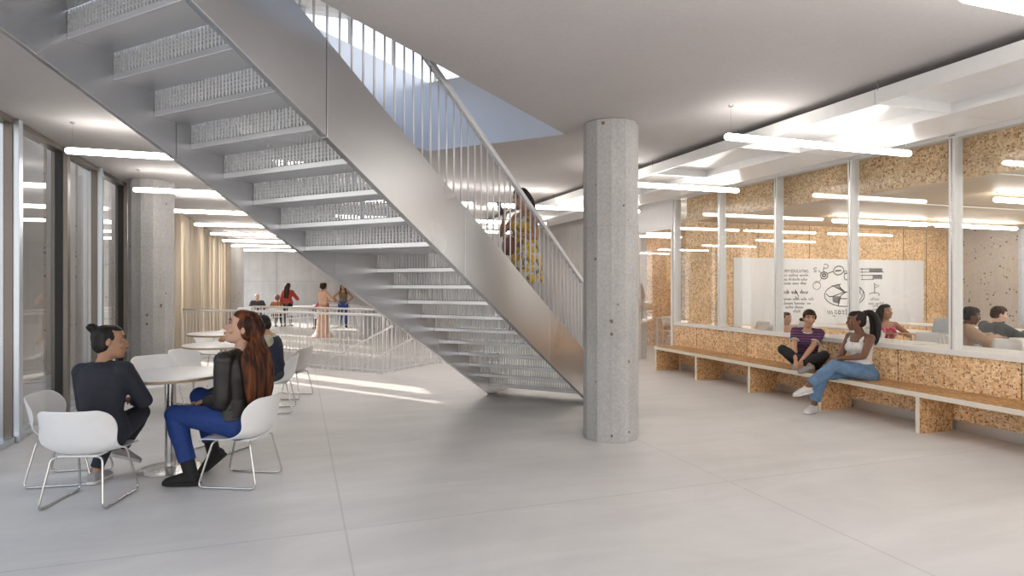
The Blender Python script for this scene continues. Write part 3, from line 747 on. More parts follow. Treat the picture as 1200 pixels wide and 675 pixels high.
for x, y, rz, lab in ((7.55, 4.35, 1.7, 'white classroom chair at the glass, right of the thick mullion'), (7.6, 4.95, 1.45, 'white classroom chair left of the thick mullion'), (7.6, 5.9, 1.55, 'white classroom chair behind the ponytail'),
                      (7.45, 6.6, 1.6, 'white classroom chair before the person in magenta'), (8.08, 6.78, 2.75, 'white classroom chair holding the person in magenta'), (7.05, 7.62, 2.8, 'white classroom chair holding the person in coral'),
                      (8.05, 5.66, 3.97, 'white classroom chair holding the person in the tan jacket'), (9.0, 5.95, 4.26, 'white classroom chair holding the man in the dark jacket'), (9.5, 7.0, 1.6, 'white classroom chair under the right part of the whiteboard'),
                      (9.4, 8.3, 1.5, 'white classroom chair under the whiteboard diagram'), (7.3, 8.6, 1.5, 'white classroom chair under the left end of the whiteboard'), (7.9, 8.3, 1.4, 'white classroom chair left of the person in coral'),
                      (11.3, 8.2, 1.6, 'white classroom chair below the whiteboard right edge'), (11.4, 6.7, 1.7, 'white classroom chair before the concrete pier'), (9.5, 5.0, 1.6, 'white classroom chair right of the man in the dark jacket')):
    dup(k0, (x, y, 0), rz, lab, GC)
lt = thing('laptop', 'open silver laptop on the desk before the person in magenta', 'laptop', (8.62, 6.35, .79), -1.45)
bm = BM(); add_box(bm, (-.16, -.11, .002), (.16, .11, .016)); finish(bm, 'keyboard_base', M['alu'], lt, bevel=.004)
bm = BM(); add_box(bm, (-.16, -.004, 0), (.16, .004, .22), Matrix.Translation((0, .11, .016)) @ Matrix.Rotation(R(-18), 4, 'X')); o = finish(bm, 'screen_lid', M['alu'], lt, bevel=.004)
bm = BM(); add_lathe(bm, [(.018, 0), (.018, .001)], 16); bmesh.ops.transform(bm, matrix=Matrix.Translation((0, .11, .016)) @ Matrix.Rotation(R(-18), 4, 'X') @ Matrix.Translation((0, .0055, .12)) @ Matrix.Rotation(R(-90), 4, 'X'), verts=bm.verts); finish(bm, 'round_emblem', M['white'], lt)
# table and chairs past the door
t = thing('small_table', 'white square table seen through the glass door', 'table', (8.1, 11.9, 0), .2)
box_obj('table_top', (-.4, -.4, .72), (.4, .4, .75), M['laminate'], t, .004)
for sx in (-1, 1):
    for sy in (-1, 1): box_obj('leg', (sx * .36 - .02, sy * .36 - .02, 0), (sx * .36 + .02, sy * .36 + .02, .72), M['white'], t)
GB = 'white chairs past the glass door'
dup(f0, (7.75, 11.4, 0), .3, 'white side chair seen through the glass door, left of the table', GB)
dup(f0, (8.4, 12.6, 0), 3.0, 'white side chair seen through the glass door, behind the table', GB)
dup(f0, (8.7, 11.5, 0), 1.2, 'white side chair seen through the glass door, right of the table', GB)

# ------------------------------------------------------------------ whiteboard with its marker drawings
WY = CY - .012
wb = thing('whiteboard', 'wide whiteboard with marker notes and diagrams on the strand board wall', 'whiteboard', (7.53, WY, .72))
WBW, WBH = 4.78, 1.27
box_obj('board', (0, 0, 0), (WBW, .011, WBH), plain('whiteboard_enamel', (.82, .82, .83), .22, var=.01), wb)
ink = plain('marker_ink', (.05, .05, .055), .6); ink2 = plain('marker_grey', (.30, .30, .31), .6)
def px(u, v):                                # photo pixel on the board plane to board coordinates
    q = (u - 600) / 725; k = (q * .9455 + .3256) / (.9455 - .3256 * q); X = WY * k
    d = WY / (.9455 - .3256 * q); return (X - 7.53, 1.5 - (v - 333) * d / 725 - .72)
def stroke(bm, pts, wd=.016):
    P = [Vector((a, 0, b)) for a, b in pts]
    L = []
    for i, p in enumerate(P):
        d = P[min(i + 1, len(P) - 1)] - P[max(i - 1, 0)]
        if d.length < 1e-6: d = Vector((1, 0, 0))
        d.normalize(); nrm = Vector((-d.z, 0, d.x)) * wd / 2; L.append((p + nrm, p - nrm))
    y0, y1 = -.0025, -.0002
    for (a, b), (c, e) in zip(L, L[1:]):
        q = [bm.verts.new((v.x, y0, v.z)) for v in (a, b, e, c)]
        try: bm.faces.new(q)
        except ValueError: pass
def pen(bm, pts, wd=.016): stroke(bm, [px(*p) for p in pts], wd)
def oval(bm, cx, cy, rx, ry, a0=0, a1=360, wd=.016, tilt=0.):
    pts = []
    for k in range(33):
        a = R(a0 + (a1 - a0) * k / 32); x, y = rx * math.cos(a), ry * math.sin(a)
        pts.append((cx + x * math.cos(tilt) - y * math.sin(tilt), cy + x * math.sin(tilt) + y * math.cos(tilt)))
    pen(bm, pts, wd)
rw = random.Random(3)
def script_line(bm, u0, u1, v, h=2.4, wd=.014):
    u = u0
    while u < u1 - 2:
        wlen = rw.uniform(5, 13); e = min(u + wlen, u1); pts = []; k = 0
        x = u
        while x < e:
            up = h * (1.0 if rw.random() > .18 else 2.0)
            pts.append((x, v + (rw.uniform(0, .5) if k % 2 else -up * .6))); x += rw.uniform(.6, 1.1); k += 1
        if len(pts) > 1: pen(bm, pts, wd)
        u = e + rw.uniform(1.6, 3)
def board_text(name, body, u, v, size, mat, sx=1.):
    cu = bpy.data.curves.new(name, 'FONT'); cu.body = body; cu.size = size; cu.extrude = .0006
    tmp = bpy.data.objects.new('tmp', cu); COL.objects.link(tmp); bpy.context.view_layer.update()
    me = bpy.data.meshes.new_from_object(tmp.evaluated_get(bpy.context.evaluated_depsgraph_get())); bpy.data.objects.remove(tmp); bpy.data.curves.remove(cu)
    x, z = px(u, v); me.transform(Matrix.Translation((x, -.002, z)) @ Matrix.Rotation(R(90), 4, 'X') @ Matrix.Diagonal((sx, 1, 1, 1)))
    me.materials.clear(); me.materials.append(mat); o = bpy.data.objects.new(name, me); COL.objects.link(o); o.parent = wb; return o
board_text('marker_heading', 'FORM EDUCATING', 915.5, 319.2, .082, ink, .93)
bm = BM()
for v, a, b in ((323.5, 916, 948), (328.5, 916, 949), (333, 916, 947), (344, 916, 947), (351.5, 917, 957), (356.5, 918, 950), (361, 921, 941), (366, 930, 938)):
    script_line(bm, a, b, v, 2.6 if v != 344 else 4., .015 if v != 344 else .022)
pen(bm, [(932, 340), (934, 343), (936, 347), (935, 350), (932.5, 349), (933, 347)], .016)
for v, a, b in ((351.5, 1020, 1031), (356.5, 1018, 1036), (359.5, 1023, 1032), (363.5, 1023, 1037), (367.5, 1023, 1036)): script_line(bm, a, b, v, 2.4, .014)
finish(bm, 'marker_notes', ink, wb, normals=False)
bm = BM()
oval(bm, 966, 322.8, 4.2, 4., wd=.022); oval(bm, 966, 322.5, 2, 1.6, wd=.03); oval(bm, 983, 317, 6, 5, tilt=-.3, wd=.02); pen(bm, [(979, 317.5), (986, 317)], .03)
oval(bm, 957.5, 334.5, 4.5, 4.8, wd=.010); oval(bm, 958, 333, 2.5, 2.2, 180, 360, .010); oval(bm, 968, 312, 2.8, 2.5, -140, 120, .014)
pen(bm, [(970, 320.5), (977.5, 317.8)], .018); pen(bm, [(965, 318.8), (966, 312.5)], .018); pen(bm, [(962.5, 320), (959, 316.5)], .014); pen(bm, [(963, 326), (960.5, 330)], .010)
pen(bm, [(957.5, 314.5), (955, 313.8), (953.3, 315), (955, 316.4), (957, 317.2), (956.5, 318.6), (953.5, 318.4)], .014)
oval(bm, 991, 319, 1.6, 1.8, wd=.014); oval(bm, 992, 324, 2.6, 4, wd=.016)
oval(bm, 990, 346, 23.5, 13.2, -75, 260, .018); pen(bm, [(968, 344), (972, 347.6), (976, 347.5), (988.5, 342.5)], .018); pen(bm, [(983, 333.5), (985, 337), (989, 341), (991, 342.5), (986, 346), (983.5, 352), (982.5, 358.5)], .022)
pen(bm, [(988.5, 342.5), (1000, 341.5)], .02); pen(bm, [(985, 350), (993, 350)], .02); pen(bm, [(975, 334.5), (988.5, 341.5)], .014)
for k in range(9): pen(bm, [(978 + k * 1.05, 336 + k * .45), (982.5 + k * .7, 333.8 + k * 1.)], .009)
for k in range(12): pen(bm, [(976 + k * .85, 347.5 - k * .1), (976.5 + k * .65, 354 + k * .2)], .009)
pen(bm, [(1004, 334.5), (1009, 337.5), (1012, 342), (1011, 347), (1007.5, 352), (1004, 355.5)], .014); 
for k in range(4): pen(bm, [(1003.5, 339.5 + k * 1.3), (1009, 339.3 + k * 1.3)], .010)
pen(bm, [(1004, 345), (1008, 343), (1010, 347)], .010)
for u in (970, 972.3, 974.6): pen(bm, [(u, 364), (u + 1.4, 368)], .016)
pen(bm, [(978, 363.5), (980.5, 364), (978.5, 366), (981, 368)], .016); oval(bm, 984, 366, 1.4, 2, wd=.016); pen(bm, [(987, 364), (989.5, 364.5), (987.5, 367.5), (990, 368)], .018); pen(bm, [(992, 361.5), (992.3, 370)], .018); pen(bm, [(975.5, 370), (979, 370.4)], .012)
pen(bm, [(1005, 315), (1007.5, 318), (1005, 319.5)], .014); pen(bm, [(1007.5, 322), (1005, 327)], .014)
for a, b, v in ((1008, 1036, 319), (1009, 1034, 322.6), (1008, 1020, 315.3), (1009, 1024, 327.8)): pen(bm, [(a, v), (b, v - .2)], .013)
pen(bm, [(1010.5, 314), (1010.5, 320)], .012); pen(bm, [(1010.5, 322.5), (1010.5, 327)], .012)
pen(bm, [(1025, 331.5), (1025.3, 344)], .018); pen(bm, [(1025.3, 333.5), (1031, 335), (1025.5, 337.2)], .014); oval(bm, 1025, 345, 5.8, 2, -200, 40, .014)
finish(bm, 'marker_diagram', ink, wb, normals=False)
bm = BM()
for k in range(15): pen(bm, [(1019.5 + k, 314.5), (1019.7 + k, 318.8)], .03)
for k in range(11): pen(bm, [(1023.5 + k, 323), (1023.6 + k, 327.5 - (k % 3) * .6)], .03)
finish(bm, 'marker_shading', ink2, wb, normals=False)
# ------------------------------------------------------------------ people
def skin(name, c): 
    m = plain(name, c, .48, var=.05, scale=9.); b = m.node_tree.nodes['Principled BSDF']
    b.inputs['Subsurface Weight'].default_value = .08; b.inputs['Subsurface Radius'].default_value = (.03, .012, .006); b.inputs['Subsurface Scale'].default_value = .3
    return m
def cloth(name, c, rough=.85, var=.10, sc=25.): return plain(name, c, rough, var=var, scale=sc, bmp=.25)
SK = dict(tan=skin('skin_tan', (.50, .27, .165)), light=skin('skin_light', (.60, .36, .25)), brown=skin('skin_brown', (.17, .078, .045)), olive=skin('skin_olive', (.42, .225, .135)), deep=skin('skin_deep', (.115, .055, .035)))
HR = dict(black=strands('hair_black', (.010, .009, .009), (.035, .028, .025)), dark=strands('hair_dark_brown', (.018, .010, .007), (.07, .035, .02)),
          auburn=strands('hair_auburn', (.026, .010, .006), (.20, .062, .022), axis=(30, 30, 2.0), lo=.42, hi=.70), grey=strands('hair_grey_brown', (.10, .075, .06), (.24, .18, .15)), brown=strands('hair_brown', (.05, .024, .014), (.16, .075, .04)))
EYE_W = plain('eye_white', (.50, .46, .44), .45, spec=.2); EYE_D = plain('eye_iris', (.03, .018, .012), .2); LIPS = plain('lips', (.40, .13, .11), .45); LIPS_D = plain('lips_dark', (.20, .07, .06), .45)
TEETH = plain('teeth', (.8, .78, .74), .3)
SOLE = plain('shoe_sole', (.72, .70, .68), .6)

def remeshed(bm, name, mat, voxel, parent=None, smooth=3, factor=.5):
    me = bpy.data.meshes.new(name); bmesh.ops.recalc_face_normals(bm, faces=bm.faces); bm.to_mesh(me); bm.free()
    o = bpy.data.objects.new(name, me); COL.objects.link(o)
    r = o.modifiers.new('r', 'REMESH'); r.mode = 'VOXEL'; r.voxel_size = voxel; r.adaptivity = 0; r.use_smooth_shade = True
    if smooth:
        s = o.modifiers.new('s', 'SMOOTH'); s.factor = factor; s.iterations = smooth
    dg = bpy.context.evaluated_depsgraph_get(); dg.update()
    m2 = bpy.data.meshes.new_from_object(o.evaluated_get(dg)); m2.name = name
    o.modifiers.clear(); o.data = m2; bpy.data.meshes.remove(me)
    m2.materials.clear(); m2.materials.append(mat)
    for p in m2.polygons: p.use_smooth = True
    if parent is not None: o.parent = parent
    return o
def oval_ring(c, x, y, rx, ry, n=16, ry2=None):
    """ring round c in the axes x (side) and y (front); ry front half-depth, ry2 back half-depth"""
    out = []
    for k in range(n):
        a = 2 * PI * k / n; s = math.sin(a); out.append(c + x * (math.cos(a) * rx) + y * (s * (ry if s > 0 or ry2 is None else ry2)))
    return out
def limb(bm, stations, n=12):
    """stations: (point, radius) along a bent limb"""
    add_tube(bm, [s[0] for s in stations], [s[1] for s in stations], n)
def ik(S, T, l1, l2, pole):
    d = T - S; L = d.length
    if L > (l1 + l2) * .998: T = S + d.normalized() * (l1 + l2) * .998; d = T - S; L = d.length
    u = d.normalized(); a = (l1 * l1 - l2 * l2 + L * L) / (2 * L); h = math.sqrt(max(l1 * l1 - a * a, 0))
    p = Vector(pole) - u * Vector(pole).dot(u)
    if p.length < 1e-4: p = Vector((0, 1, 0)) - u * u.y
    return S + u * a + p.normalized() * h, T
class Body:
    def __init__(b, pose, k=1., male=False):
        b.k = k; b.male = male; b.pose = pose
        b.P = Vector(pose['pelvis']); lean, side, twist = pose.get('lean', 0), pose.get('side', 0), pose.get('twist', 0)
        py = pose.get('pyaw', 0)
        b.PM = Matrix.Rotation(R(py), 3, 'Z') @ Matrix.Rotation(R(-pose.get('ptilt', 0)), 3, 'X')
        b.lean, b.side, b.twist = lean, side, twist
        # spine samples
        b.tp = []; pos = b.P.copy(); N = 24; T = .47 * k
        for i in range(N + 1):
            b.tp.append(pos.copy()); pos = pos + b.M(i / N) @ Vector((0, 0, T / N))
        b.N = N; b.T = T
        CM = b.M(.9); nb = b.at(.47)
        sw = .182 if male else .154
        hm = CM @ Matrix.Rotation(R(pose.get('hyaw', 0)), 3, 'Z') @ Matrix.Rotation(R(pose.get('hpitch', 0)), 3, 'X') @ Matrix.Rotation(R(pose.get('hroll', 0)), 3, 'Y')
        b.HM = hm; b.CM = CM; b.nb = nb
        b.H = nb + CM @ Vector((0, .010, .036)) * k + hm @ Vector((0, .022, .113)) * k
        b.sh = {}; b.el = {}; b.wr = {}; b.hip = {}; b.kn = {}; b.an = {}
        ua, fa, th, sn = .275 * k, .245 * k, .41 * k, .405 * k
        for s, g in (('L', -1), ('R', 1)):
            S = b.at(.412) + CM @ Vector((g * sw, pose.get('shfwd', 0) - .005, pose.get('shrug', 0))) * k; b.sh[s] = S
            tgt, pole = pose['arm' + s]; b.el[s], b.wr[s] = ik(S, Vector(tgt), ua, fa, pole)
            Hp = b.P + b.PM @ Vector((g * .088, 0, -.005)) * k; b.hip[s] = Hp
            tgt, pole = pose['leg' + s][:2]; b.kn[s], b.an[s] = ik(Hp, Vector(tgt), th, sn, pole)
    def M(b, f):
        f = min(max(f, 0), 1)
        return b.PM @ Matrix.Rotation(R(b.twist * f), 3, 'Z') @ Matrix.Rotation(R(b.side * f), 3, 'Y') @ Matrix.Rotation(R(-b.lean * (.35 + .65 * f)), 3, 'X')
    def at(b, t):
        f = t / .47 * b.N
        if f <= 0: return b.P + b.PM @ Matrix.Rotation(R(-b.lean * .35), 3, 'X') @ Vector((0, 0, t * b.k))
        i = min(int(f), b.N - 1); return b.tp[i].lerp(b.tp[i + 1], f - i)
    def torso_table(b):
        if b.male: return [(-.10, .10, .08, .09), (-.055, .150, .105, .115), (0, .168, .112, .120), (.08, .158, .108, .105), (.15, .150, .105, .10), (.22, .158, .112, .108), (.30, .175, .122, .118), (.38, .185, .108, .112), (.425, .165, .085, .095), (.455, .10, .066, .075), (.475, .062, .058, .062)]
        return [(-.10, .10, .08, .09), (-.055, .152, .105, .118), (0, .170, .110, .125), (.08, .150, .098, .10), (.145, .122, .085, .085), (.22, .134, .094, .094), (.30, .148, .115, .105), (.38, .155, .095, .10), (.425, .142, .072, .085), (.455, .085, .056, .066), (.475, .054, .050, .054)]
    def torso(b, bm, t0=-.2, t1=.6, inf=0., n=20, flare=0.):
        rings = []
        tab = b.torso_table(); k = b.k
        def interp(t):
            for (a, *ra), (c, *rc) in zip(tab, tab[1:]):
                if a <= t <= c: f = (t - a) / (c - a); return [x + (y - x) * f for x, y in zip(ra, rc)]
            return tab[0][1:] if t < tab[0][0] else tab[-1][1:]
        ts = sorted(set([t for t, *_ in tab if t0 < t < t1] + [max(t0, tab[0][0]), min(t1, tab[-1][0])]))
        for t in ts:
            rx, rf, rb = interp(t); m = b.M(t / .40); fl = flare * max(0, (.12 - t) / .2)
            rings.append(oval_ring(b.at(t), m @ Vector((1, 0, 0)), m @ Vector((0, 1, 0)), (rx + inf + fl) * k, (rf + inf + fl) * k, n, (rb + inf + fl) * k))
        add_loft(bm, rings)
        if not b.male and t0 < .28 < t1:
            for g in (-1, 1):
                c = b.at(.30) + b.M(.75) @ Vector((g * .068, .082, -.005)) * k
                add_ellipsoid(bm, c, Vector((.062, .05, .06)) * k + Vector((inf,) * 3) * .8, b.M(.75))
    def seat(b, bm, inf=0.):
        """buttocks and the top of the legs"""
        k = b.k
        for s, g in (('L', -1), ('R', 1)):
            c = b.P + b.PM @ Vector((g * .082, -.035, -.03)) * k
            add_ellipsoid(bm, c, Vector((.092, .10, .088)) * k + Vector((inf,) * 3), b.PM)
    def leg(b, bm, s, inf=0., f0=0., f1=2., flare=0.):
        k = b.k; A, K, F = b.hip[s], b.kn[s], b.an[s]; w = 1.08 if b.male else 1.
        st = [(0, .088), (.35, .080), (.7, .066), (.93, .056), (1.0, .055), (1.1, .053), (1.3, .056), (1.55, .046), (1.85, .036), (2., .035)]
        pts = []
        for f, r in st:
            if f < f0 - 1e-6 or f > f1 + 1e-6: continue
            p = A.lerp(K, f) if f <= 1 else K.lerp(F, f - 1)
            pts.append((p, r * k * w + inf + flare * max(0, f - 1)))
        if f1 < 2:
            f = f1; p = A.lerp(K, f) if f <= 1 else K.lerp(F, f - 1); pts.append((p, pts[-1][1]))
        limb(bm, pts, 14)
        if f0 < 1 < f1:                                     # knee cap keeps the bend full
            add_ellipsoid(bm, K, Vector((.054, .054, .054)) * k * w + Vector((inf,) * 3))
    def arm(b, bm, s, inf=0., f0=0., f1=2., flare=0.):
        k = b.k; w = 1.15 if b.male else 1.; S, E, W = b.sh[s], b.el[s], b.wr[s]
        st = [(0, .048), (.25, .047), (.55, .042), (.9, .038), (1., .037), (1.15, .038), (1.35, .037), (1.7, .029), (2., .0255)]
        pts = []
        for f, r in st:
            if f < f0 - 1e-6 or f > f1 + 1e-6: continue
            pts.append((S.lerp(E, f) if f <= 1 else E.lerp(W, f - 1), r * k * w + inf + flare * f))
        if f1 < 2 and pts and abs(f1 - round(f1, 6)) >= 0:
            f = f1; pts.append((S.lerp(E, f) if f <= 1 else E.lerp(W, f - 1), pts[-1][1]))
        limb(bm, pts, 12)
        if f0 <= 0:
            add_ellipsoid(bm, S, Vector((.050, .050, .050)) * k * w + Vector((inf,) * 3))
            nbp = b.at(.44); c1 = nbp.lerp(S, .45)
            limb(bm, [(nbp, .042 * k + inf * .6), (c1, .043 * k + inf * .8), (S, .044 * k * w + inf)], 12)
    def hand(b, bm, s, voxel):
        k = b.k * (1.08 if b.male else 1.); W = b.wr[s]; g = -1 if s == 'L' else 1
        hp = b.pose.get('hand' + s, {})
        D = Vector(hp['dir']).normalized() if 'dir' in hp else (W - b.el[s]).normalized()
        Np = Vector(hp.get('palm', (0, 0, -1))); Np = (Np - D * Np.dot(D)).normalized(); X = D.cross(Np).normalized()
        curl = hp.get('curl', 25); rmin = max(.0078 * k, voxel * 1.05)
        rings = []
        for d, rx, ry in ((-.015, .024, .019), (.015, .030, .016), (.045, .040, .0155), (.078, .041, .014), (.092, .036, .011)):
            rings.append(oval_ring(W + D * d * k, X, Np, rx * k, max(ry * k, voxel), 12))
        add_loft(bm, rings)
        def rot(v, a): return D * (math.cos(a) * v) + Np * (math.sin(a) * v)
        for i, (off, L) in enumerate(((-.030, .064), (-.010, .076), (.010, .072), (.029, .056))):
            base = W + D * .084 * k + X * off * k * (1 if g > 0 else -1); a = 0; p = base; pts = [(p, rmin * 1.12)]
            spread = X * (off * .25) * (1 if g > 0 else -1)
            for seg, fr in enumerate((.42, .32, .26)):
                a += R(curl * (.6 if seg == 0 else 1.)); p = p + rot(L * fr * k, a) + spread * fr; pts.append((p, rmin * (1.06, .98, .8)[seg]))
            limb(bm, pts, 8)
        tx = X * (-1 if g > 0 else 1)
        tp = W + D * .022 * k + tx * .026 * k
        limb(bm, [(tp, rmin * 1.4), (tp + (D * .030 + tx * .020 + Np * .008) * k, rmin * 1.2), (tp + (D * .056 + tx * .022 + Np * .020) * k, rmin)], 8)
    def foot_frame(b, s):
        sp = b.pose['leg' + s]; yaw = sp[2] if len(sp) > 2 else 0; pitch = sp[3] if len(sp) > 3 else 0
        m = Matrix.Rotation(R(yaw), 3, 'Z') @ Matrix.Rotation(R(pitch), 3, 'X') @ Matrix.Rotation(R(sp[4] if len(sp) > 4 else 0), 3, 'Y')
        return b.an[s], m
    def foot(b, bm, s, inf=0., heel=0., n=14):
        A, m = b.foot_frame(s); k = b.k * (1.1 if b.male else 1.); X, Y, Z = m @ Vector((1, 0, 0)), m @ Vector((0, 1, 0)), m @ Vector((0, 0, 1))
        st = [(-.058, .016, .018, .03), (-.05, .028, .030, .033), (-.02, .033, .042, .040), (.02, .035, .042, .040), (.06, .039, .033, .031), (.105, .043, .024, .024), (.145, .040, .018, .018), (.17, .028, .012, .013), (.178, .012, .007, .010)]
        base = A - Z * .072 * k
        add_loft(bm, [oval_ring(base + (Y * y + Z * (hz + inf * .5)) * k, X, Z, rx * k + inf, rz * k + inf * .6, n) for y, rx, rz, hz in st])
        limb(bm, [(A, .034 * k + inf), (A - Z * .045 * k - Y * .006 * k, .036 * k + inf)], 12)
    def head(b, bm):
        k = b.k * 1.0; X, Y, Z = (b.HM @ Vector(v) for v in ((1, 0, 0), (0, 1, 0), (0, 0, 1)))
        w = 1.06 if b.male else 1.
        tab = [(-.118, .050, .016, .020, .020), (-.112, .040, .030, .042, .030), (-.098, .022, .043, .066, .045), (-.075, .008, .052, .084, .055), (-.050, .0, .058, .092, .070), (-.02, -.004, .065, .094, .085),
               (.012, -.008, .069, .093, .094), (.04, -.010, .072, .098, .099), (.07, -.012, .068, .090, .094), (.092, -.012, .055, .070, .074), (.108, -.012, .034, .042, .046), (.113, -.012, .012, .015, .015)]
        rings = [oval_ring(b.H + (Y * yc + Z * z) * k, X, Y, rx * k * w, rf * k, 24, rb * k) for z, yc, rx, rf, rb in tab]
        add_loft(bm, rings)
        hp = lambda x, y, z: b.H + (X * x + Y * y + Z * z) * k
        limb(bm, [(hp(0, .080, .022), .009 * k), (hp(0, .094, -.005), .0105 * k), (hp(0, .106, -.026), .0135 * k), (hp(0, .098, -.034), .012 * k)], 10)
        for g in (-1, 1): add_ellipsoid(bm, hp(g * .012, .095, -.033), Vector((.010, .011, .008)) * k)
        add_ellipsoid(bm, hp(0, .086, -.062), Vector((.025, .014, .014)) * k, b.HM)             # mouth mound
        add_ellipsoid(bm, hp(0, .070, -.102), Vector((.020, .018, .013)) * k, b.HM)             # chin
        for g in (-1, 1):
            add_ellipsoid(bm, hp(g * .042, .066, -.030), Vector((.024, .02, .022)) * k, b.HM)   # cheeks
            add_ellipsoid(bm, hp(g * .073 * w, -.012, -.010), Vector((.008, .018, .030)) * k, b.HM @ Matrix.Rotation(R(g * -18), 3, 'Z'))   # ears
        limb(bm, [(b.at(.445), .060 * k * w), (b.nb + b.CM @ Vector((0, .0, .01)) * k, .050 * k * w), (hp(0, -.015, -.075), .047 * k * w), (hp(0, -.02, -.03), .05 * k * w)], 16)
    def face(b, o, smile=False, lips=LIPS, brow=None):
        k = b.k; hp = lambda x, y, z: b.H + b.HM @ Vector((x, y, z)) * k
        for g in (-1, 1):
            bm = BM(); add_ellipsoid(bm, hp(g * .031, .0785, .014), Vector((.0130, .0090, .0070)) * k, b.HM @ Matrix.Rotation(R(g * -14), 3, 'Z')); e = finish(bm, 'eye', EYE_W, o, smooth=True)
            bm = BM(); add_ellipsoid(bm, hp(g * .031, .0855, .014), Vector((.0068, .0045, .0072)) * k, b.HM); finish(bm, 'iris', EYE_D, e, smooth=True)
            bm = BM(); add_tube(bm, [hp(g * .014, .0925, .033), hp(g * .032, .0885, .040), hp(g * .052, .073, .033)], [.0035 * k, .004 * k, .002 * k], 6); finish(bm, 'eyebrow', brow or HR['dark'], o, smooth=True)
            bm = BM(); add_tube(bm, [hp(g * .016, .0865, .018), hp(g * .030, .0885, .0235), hp(g * .047, .0775, .018)], .0022 * k, 6); finish(bm, 'eyelash', EYE_D, o, smooth=True)
        up = .007 if smile else 0.
        for z, r in ((-.0565, .0048), (-.0665, .0058)):
            wv = .026 if smile else .021
            bm = BM(); add_tube(bm, [hp(-wv, .084, -.061 + up), hp(-.010, .0985, z), hp(0, .1005, z + .0005), hp(.010, .0985, z), hp(wv, .084, -.061 + up)], [.001 * k, r * k * .85, r * k, r * k * .85, .001 * k], 8)
            finish(bm, 'lip', lips, o, smooth=True)
        if smile:
            bm = BM(); add_tube(bm, [hp(-.018, .090, -.059), hp(0, .1005, -.0615), hp(.018, .090, -.059)], [.002 * k, .0045 * k, .002 * k], 8); finish(bm, 'teeth', TEETH, o, smooth=True)
    # hair
    def cap(b, bm, thick=.010, fringe=1.):
        k = b.k; hp = lambda x, y, z: b.H + b.HM @ Vector((x, y, z)) * k; w = 1.06 if b.male else 1.
        add_ellipsoid(bm, hp(0, -.030 + .004 * fringe, .030), Vector((.0735 * w + thick, .084 + thick, .080 + thick)) * k, b.HM, 24, 16)
        add_ellipsoid(bm, hp(0, -.040, -.015), Vector((.068 * w + thick * .8, .066 + thick, .075)) * k, b.HM, 20, 12)
        add_ellipsoid(bm, hp(0, .004 + .012 * fringe, .068), Vector((.060 * w + thick * .5, .060 + thick * .7, .042 + thick)) * k, b.HM, 20, 12)
    def hl(b, *pts): return [b.H + b.HM @ Vector(p) * b.k for p in pts]

def person(label, loc, rz, pose, k=1., male=False, skin_='tan', voxel=.0065, face=None, build=None, hands=True, group=None):
    """one continuous body with clothing and hair as its children"""
    b = Body(pose, k, male); bm = BM()
    b.torso(bm); b.seat(bm)
    for s in 'LR':
        b.leg(bm, s); b.arm(bm, s); b.foot(bm, s)
        if hands: b.hand(bm, s, voxel)
    b.head(bm)
    o = remeshed(bm, 'person', SK[skin_], voxel, None, 3)
    o.location = loc; o.rotation_euler = (0, 0, rz); tag(o, label, 'person', group)
    if face is not None: b.face(o, **face)
    if build: build(b, o)
    return o, b
def top(b, o, name, mat, inf=.013, t0=-.06, t1=.455, sleeve=1.95, voxel=.008, flare=0., sflare=0., extra=None, smooth=3):
    bm = BM(); b.torso(bm, t0, t1, inf, flare=flare)
    if sleeve:
        for s in 'LR': b.arm(bm, s, inf, 0, sleeve, sflare)
    if extra: extra(bm)
    return remeshed(bm, name, mat, voxel, o, smooth)
def trousers(b, o, mat, inf=.010, f1=1.9, voxel=.009, name='trousers', flare=0., t1=.09):
    bm = BM(); b.torso(bm, -.11, t1, inf * .9); b.seat(bm, inf)
    for s in 'LR': b.leg(bm, s, inf, 0, f1, flare)
    return remeshed(bm, name, mat, voxel, o, 3)
def shoes(b, o, mat, sole=SOLE, inf=.007, voxel=.006, ankle=0., laces=None):
    for s in 'LR':
        bm = BM(); b.foot(bm, s, inf)
        A, m = b.foot_frame(s); Z = m @ Vector((0, 0, 1)); Y = m @ Vector((0, 1, 0)); X = m @ Vector((1, 0, 0))
        if ankle: limb(bm, [(A, .036 * b.k + inf), (A.lerp(b.kn[s], ankle), .038 * b.k + inf)], 12)
        sh = remeshed(bm, 'shoe', mat, voxel, o, 2)
        if sole:
            bm = BM(); k = b.k * (1.1 if b.male else 1.); base = A - Z * .077 * k
            st = [(-.062, .022), (-.05, .033), (0, .038), (.06, .043), (.11, .047), (.15, .042), (.178, .026), (.186, .010)]
            lo = [(x * g, y) for y, x in st for g in (1,)] + [(-x, y) for y, x in reversed(st)]
            v0 = [bm.verts.new(base + (X * x + Y * y) * k) for x, y in lo]; v1 = [bm.verts.new(base + (X * x * 1.02 + Y * y + Z * .022) * k) for x, y in lo]
            bm.faces.new(v0); bm.faces.new(v1[::-1])
            for i in range(len(lo)): bm.faces.new((v0[i], v0[(i + 1) % len(lo)], v1[(i + 1) % len(lo)], v1[i]))
            finish(bm, 'sole', sole, sh, bevel=.004)
        if laces:
            bm = BM()
            for i in range(4):
                c = A + (Y * (.035 + .018 * i) + Z * (-.002 - .009 * i)) * b.k; add_tube(bm, [c - X * .018, c + Z * .004, c + X * .018], .0025, 6)
            finish(bm, 'laces', laces, sh)
def hair(b, o, mat, parts=(), thick=.010, voxel=.006, cap=True, name='hair', smooth=2, fringe=1.):
    bm = BM()
    if cap: b.cap(bm, thick, fringe)
    for p in parts: limb(bm, p, 10)
    return remeshed(bm, name, mat, voxel, o, smooth)
def lump(c, r): return [(c + Vector((0, 0, -r * .6)), r * .75), (c, r), (c + Vector((0, 0, r * .6)), r * .75)]
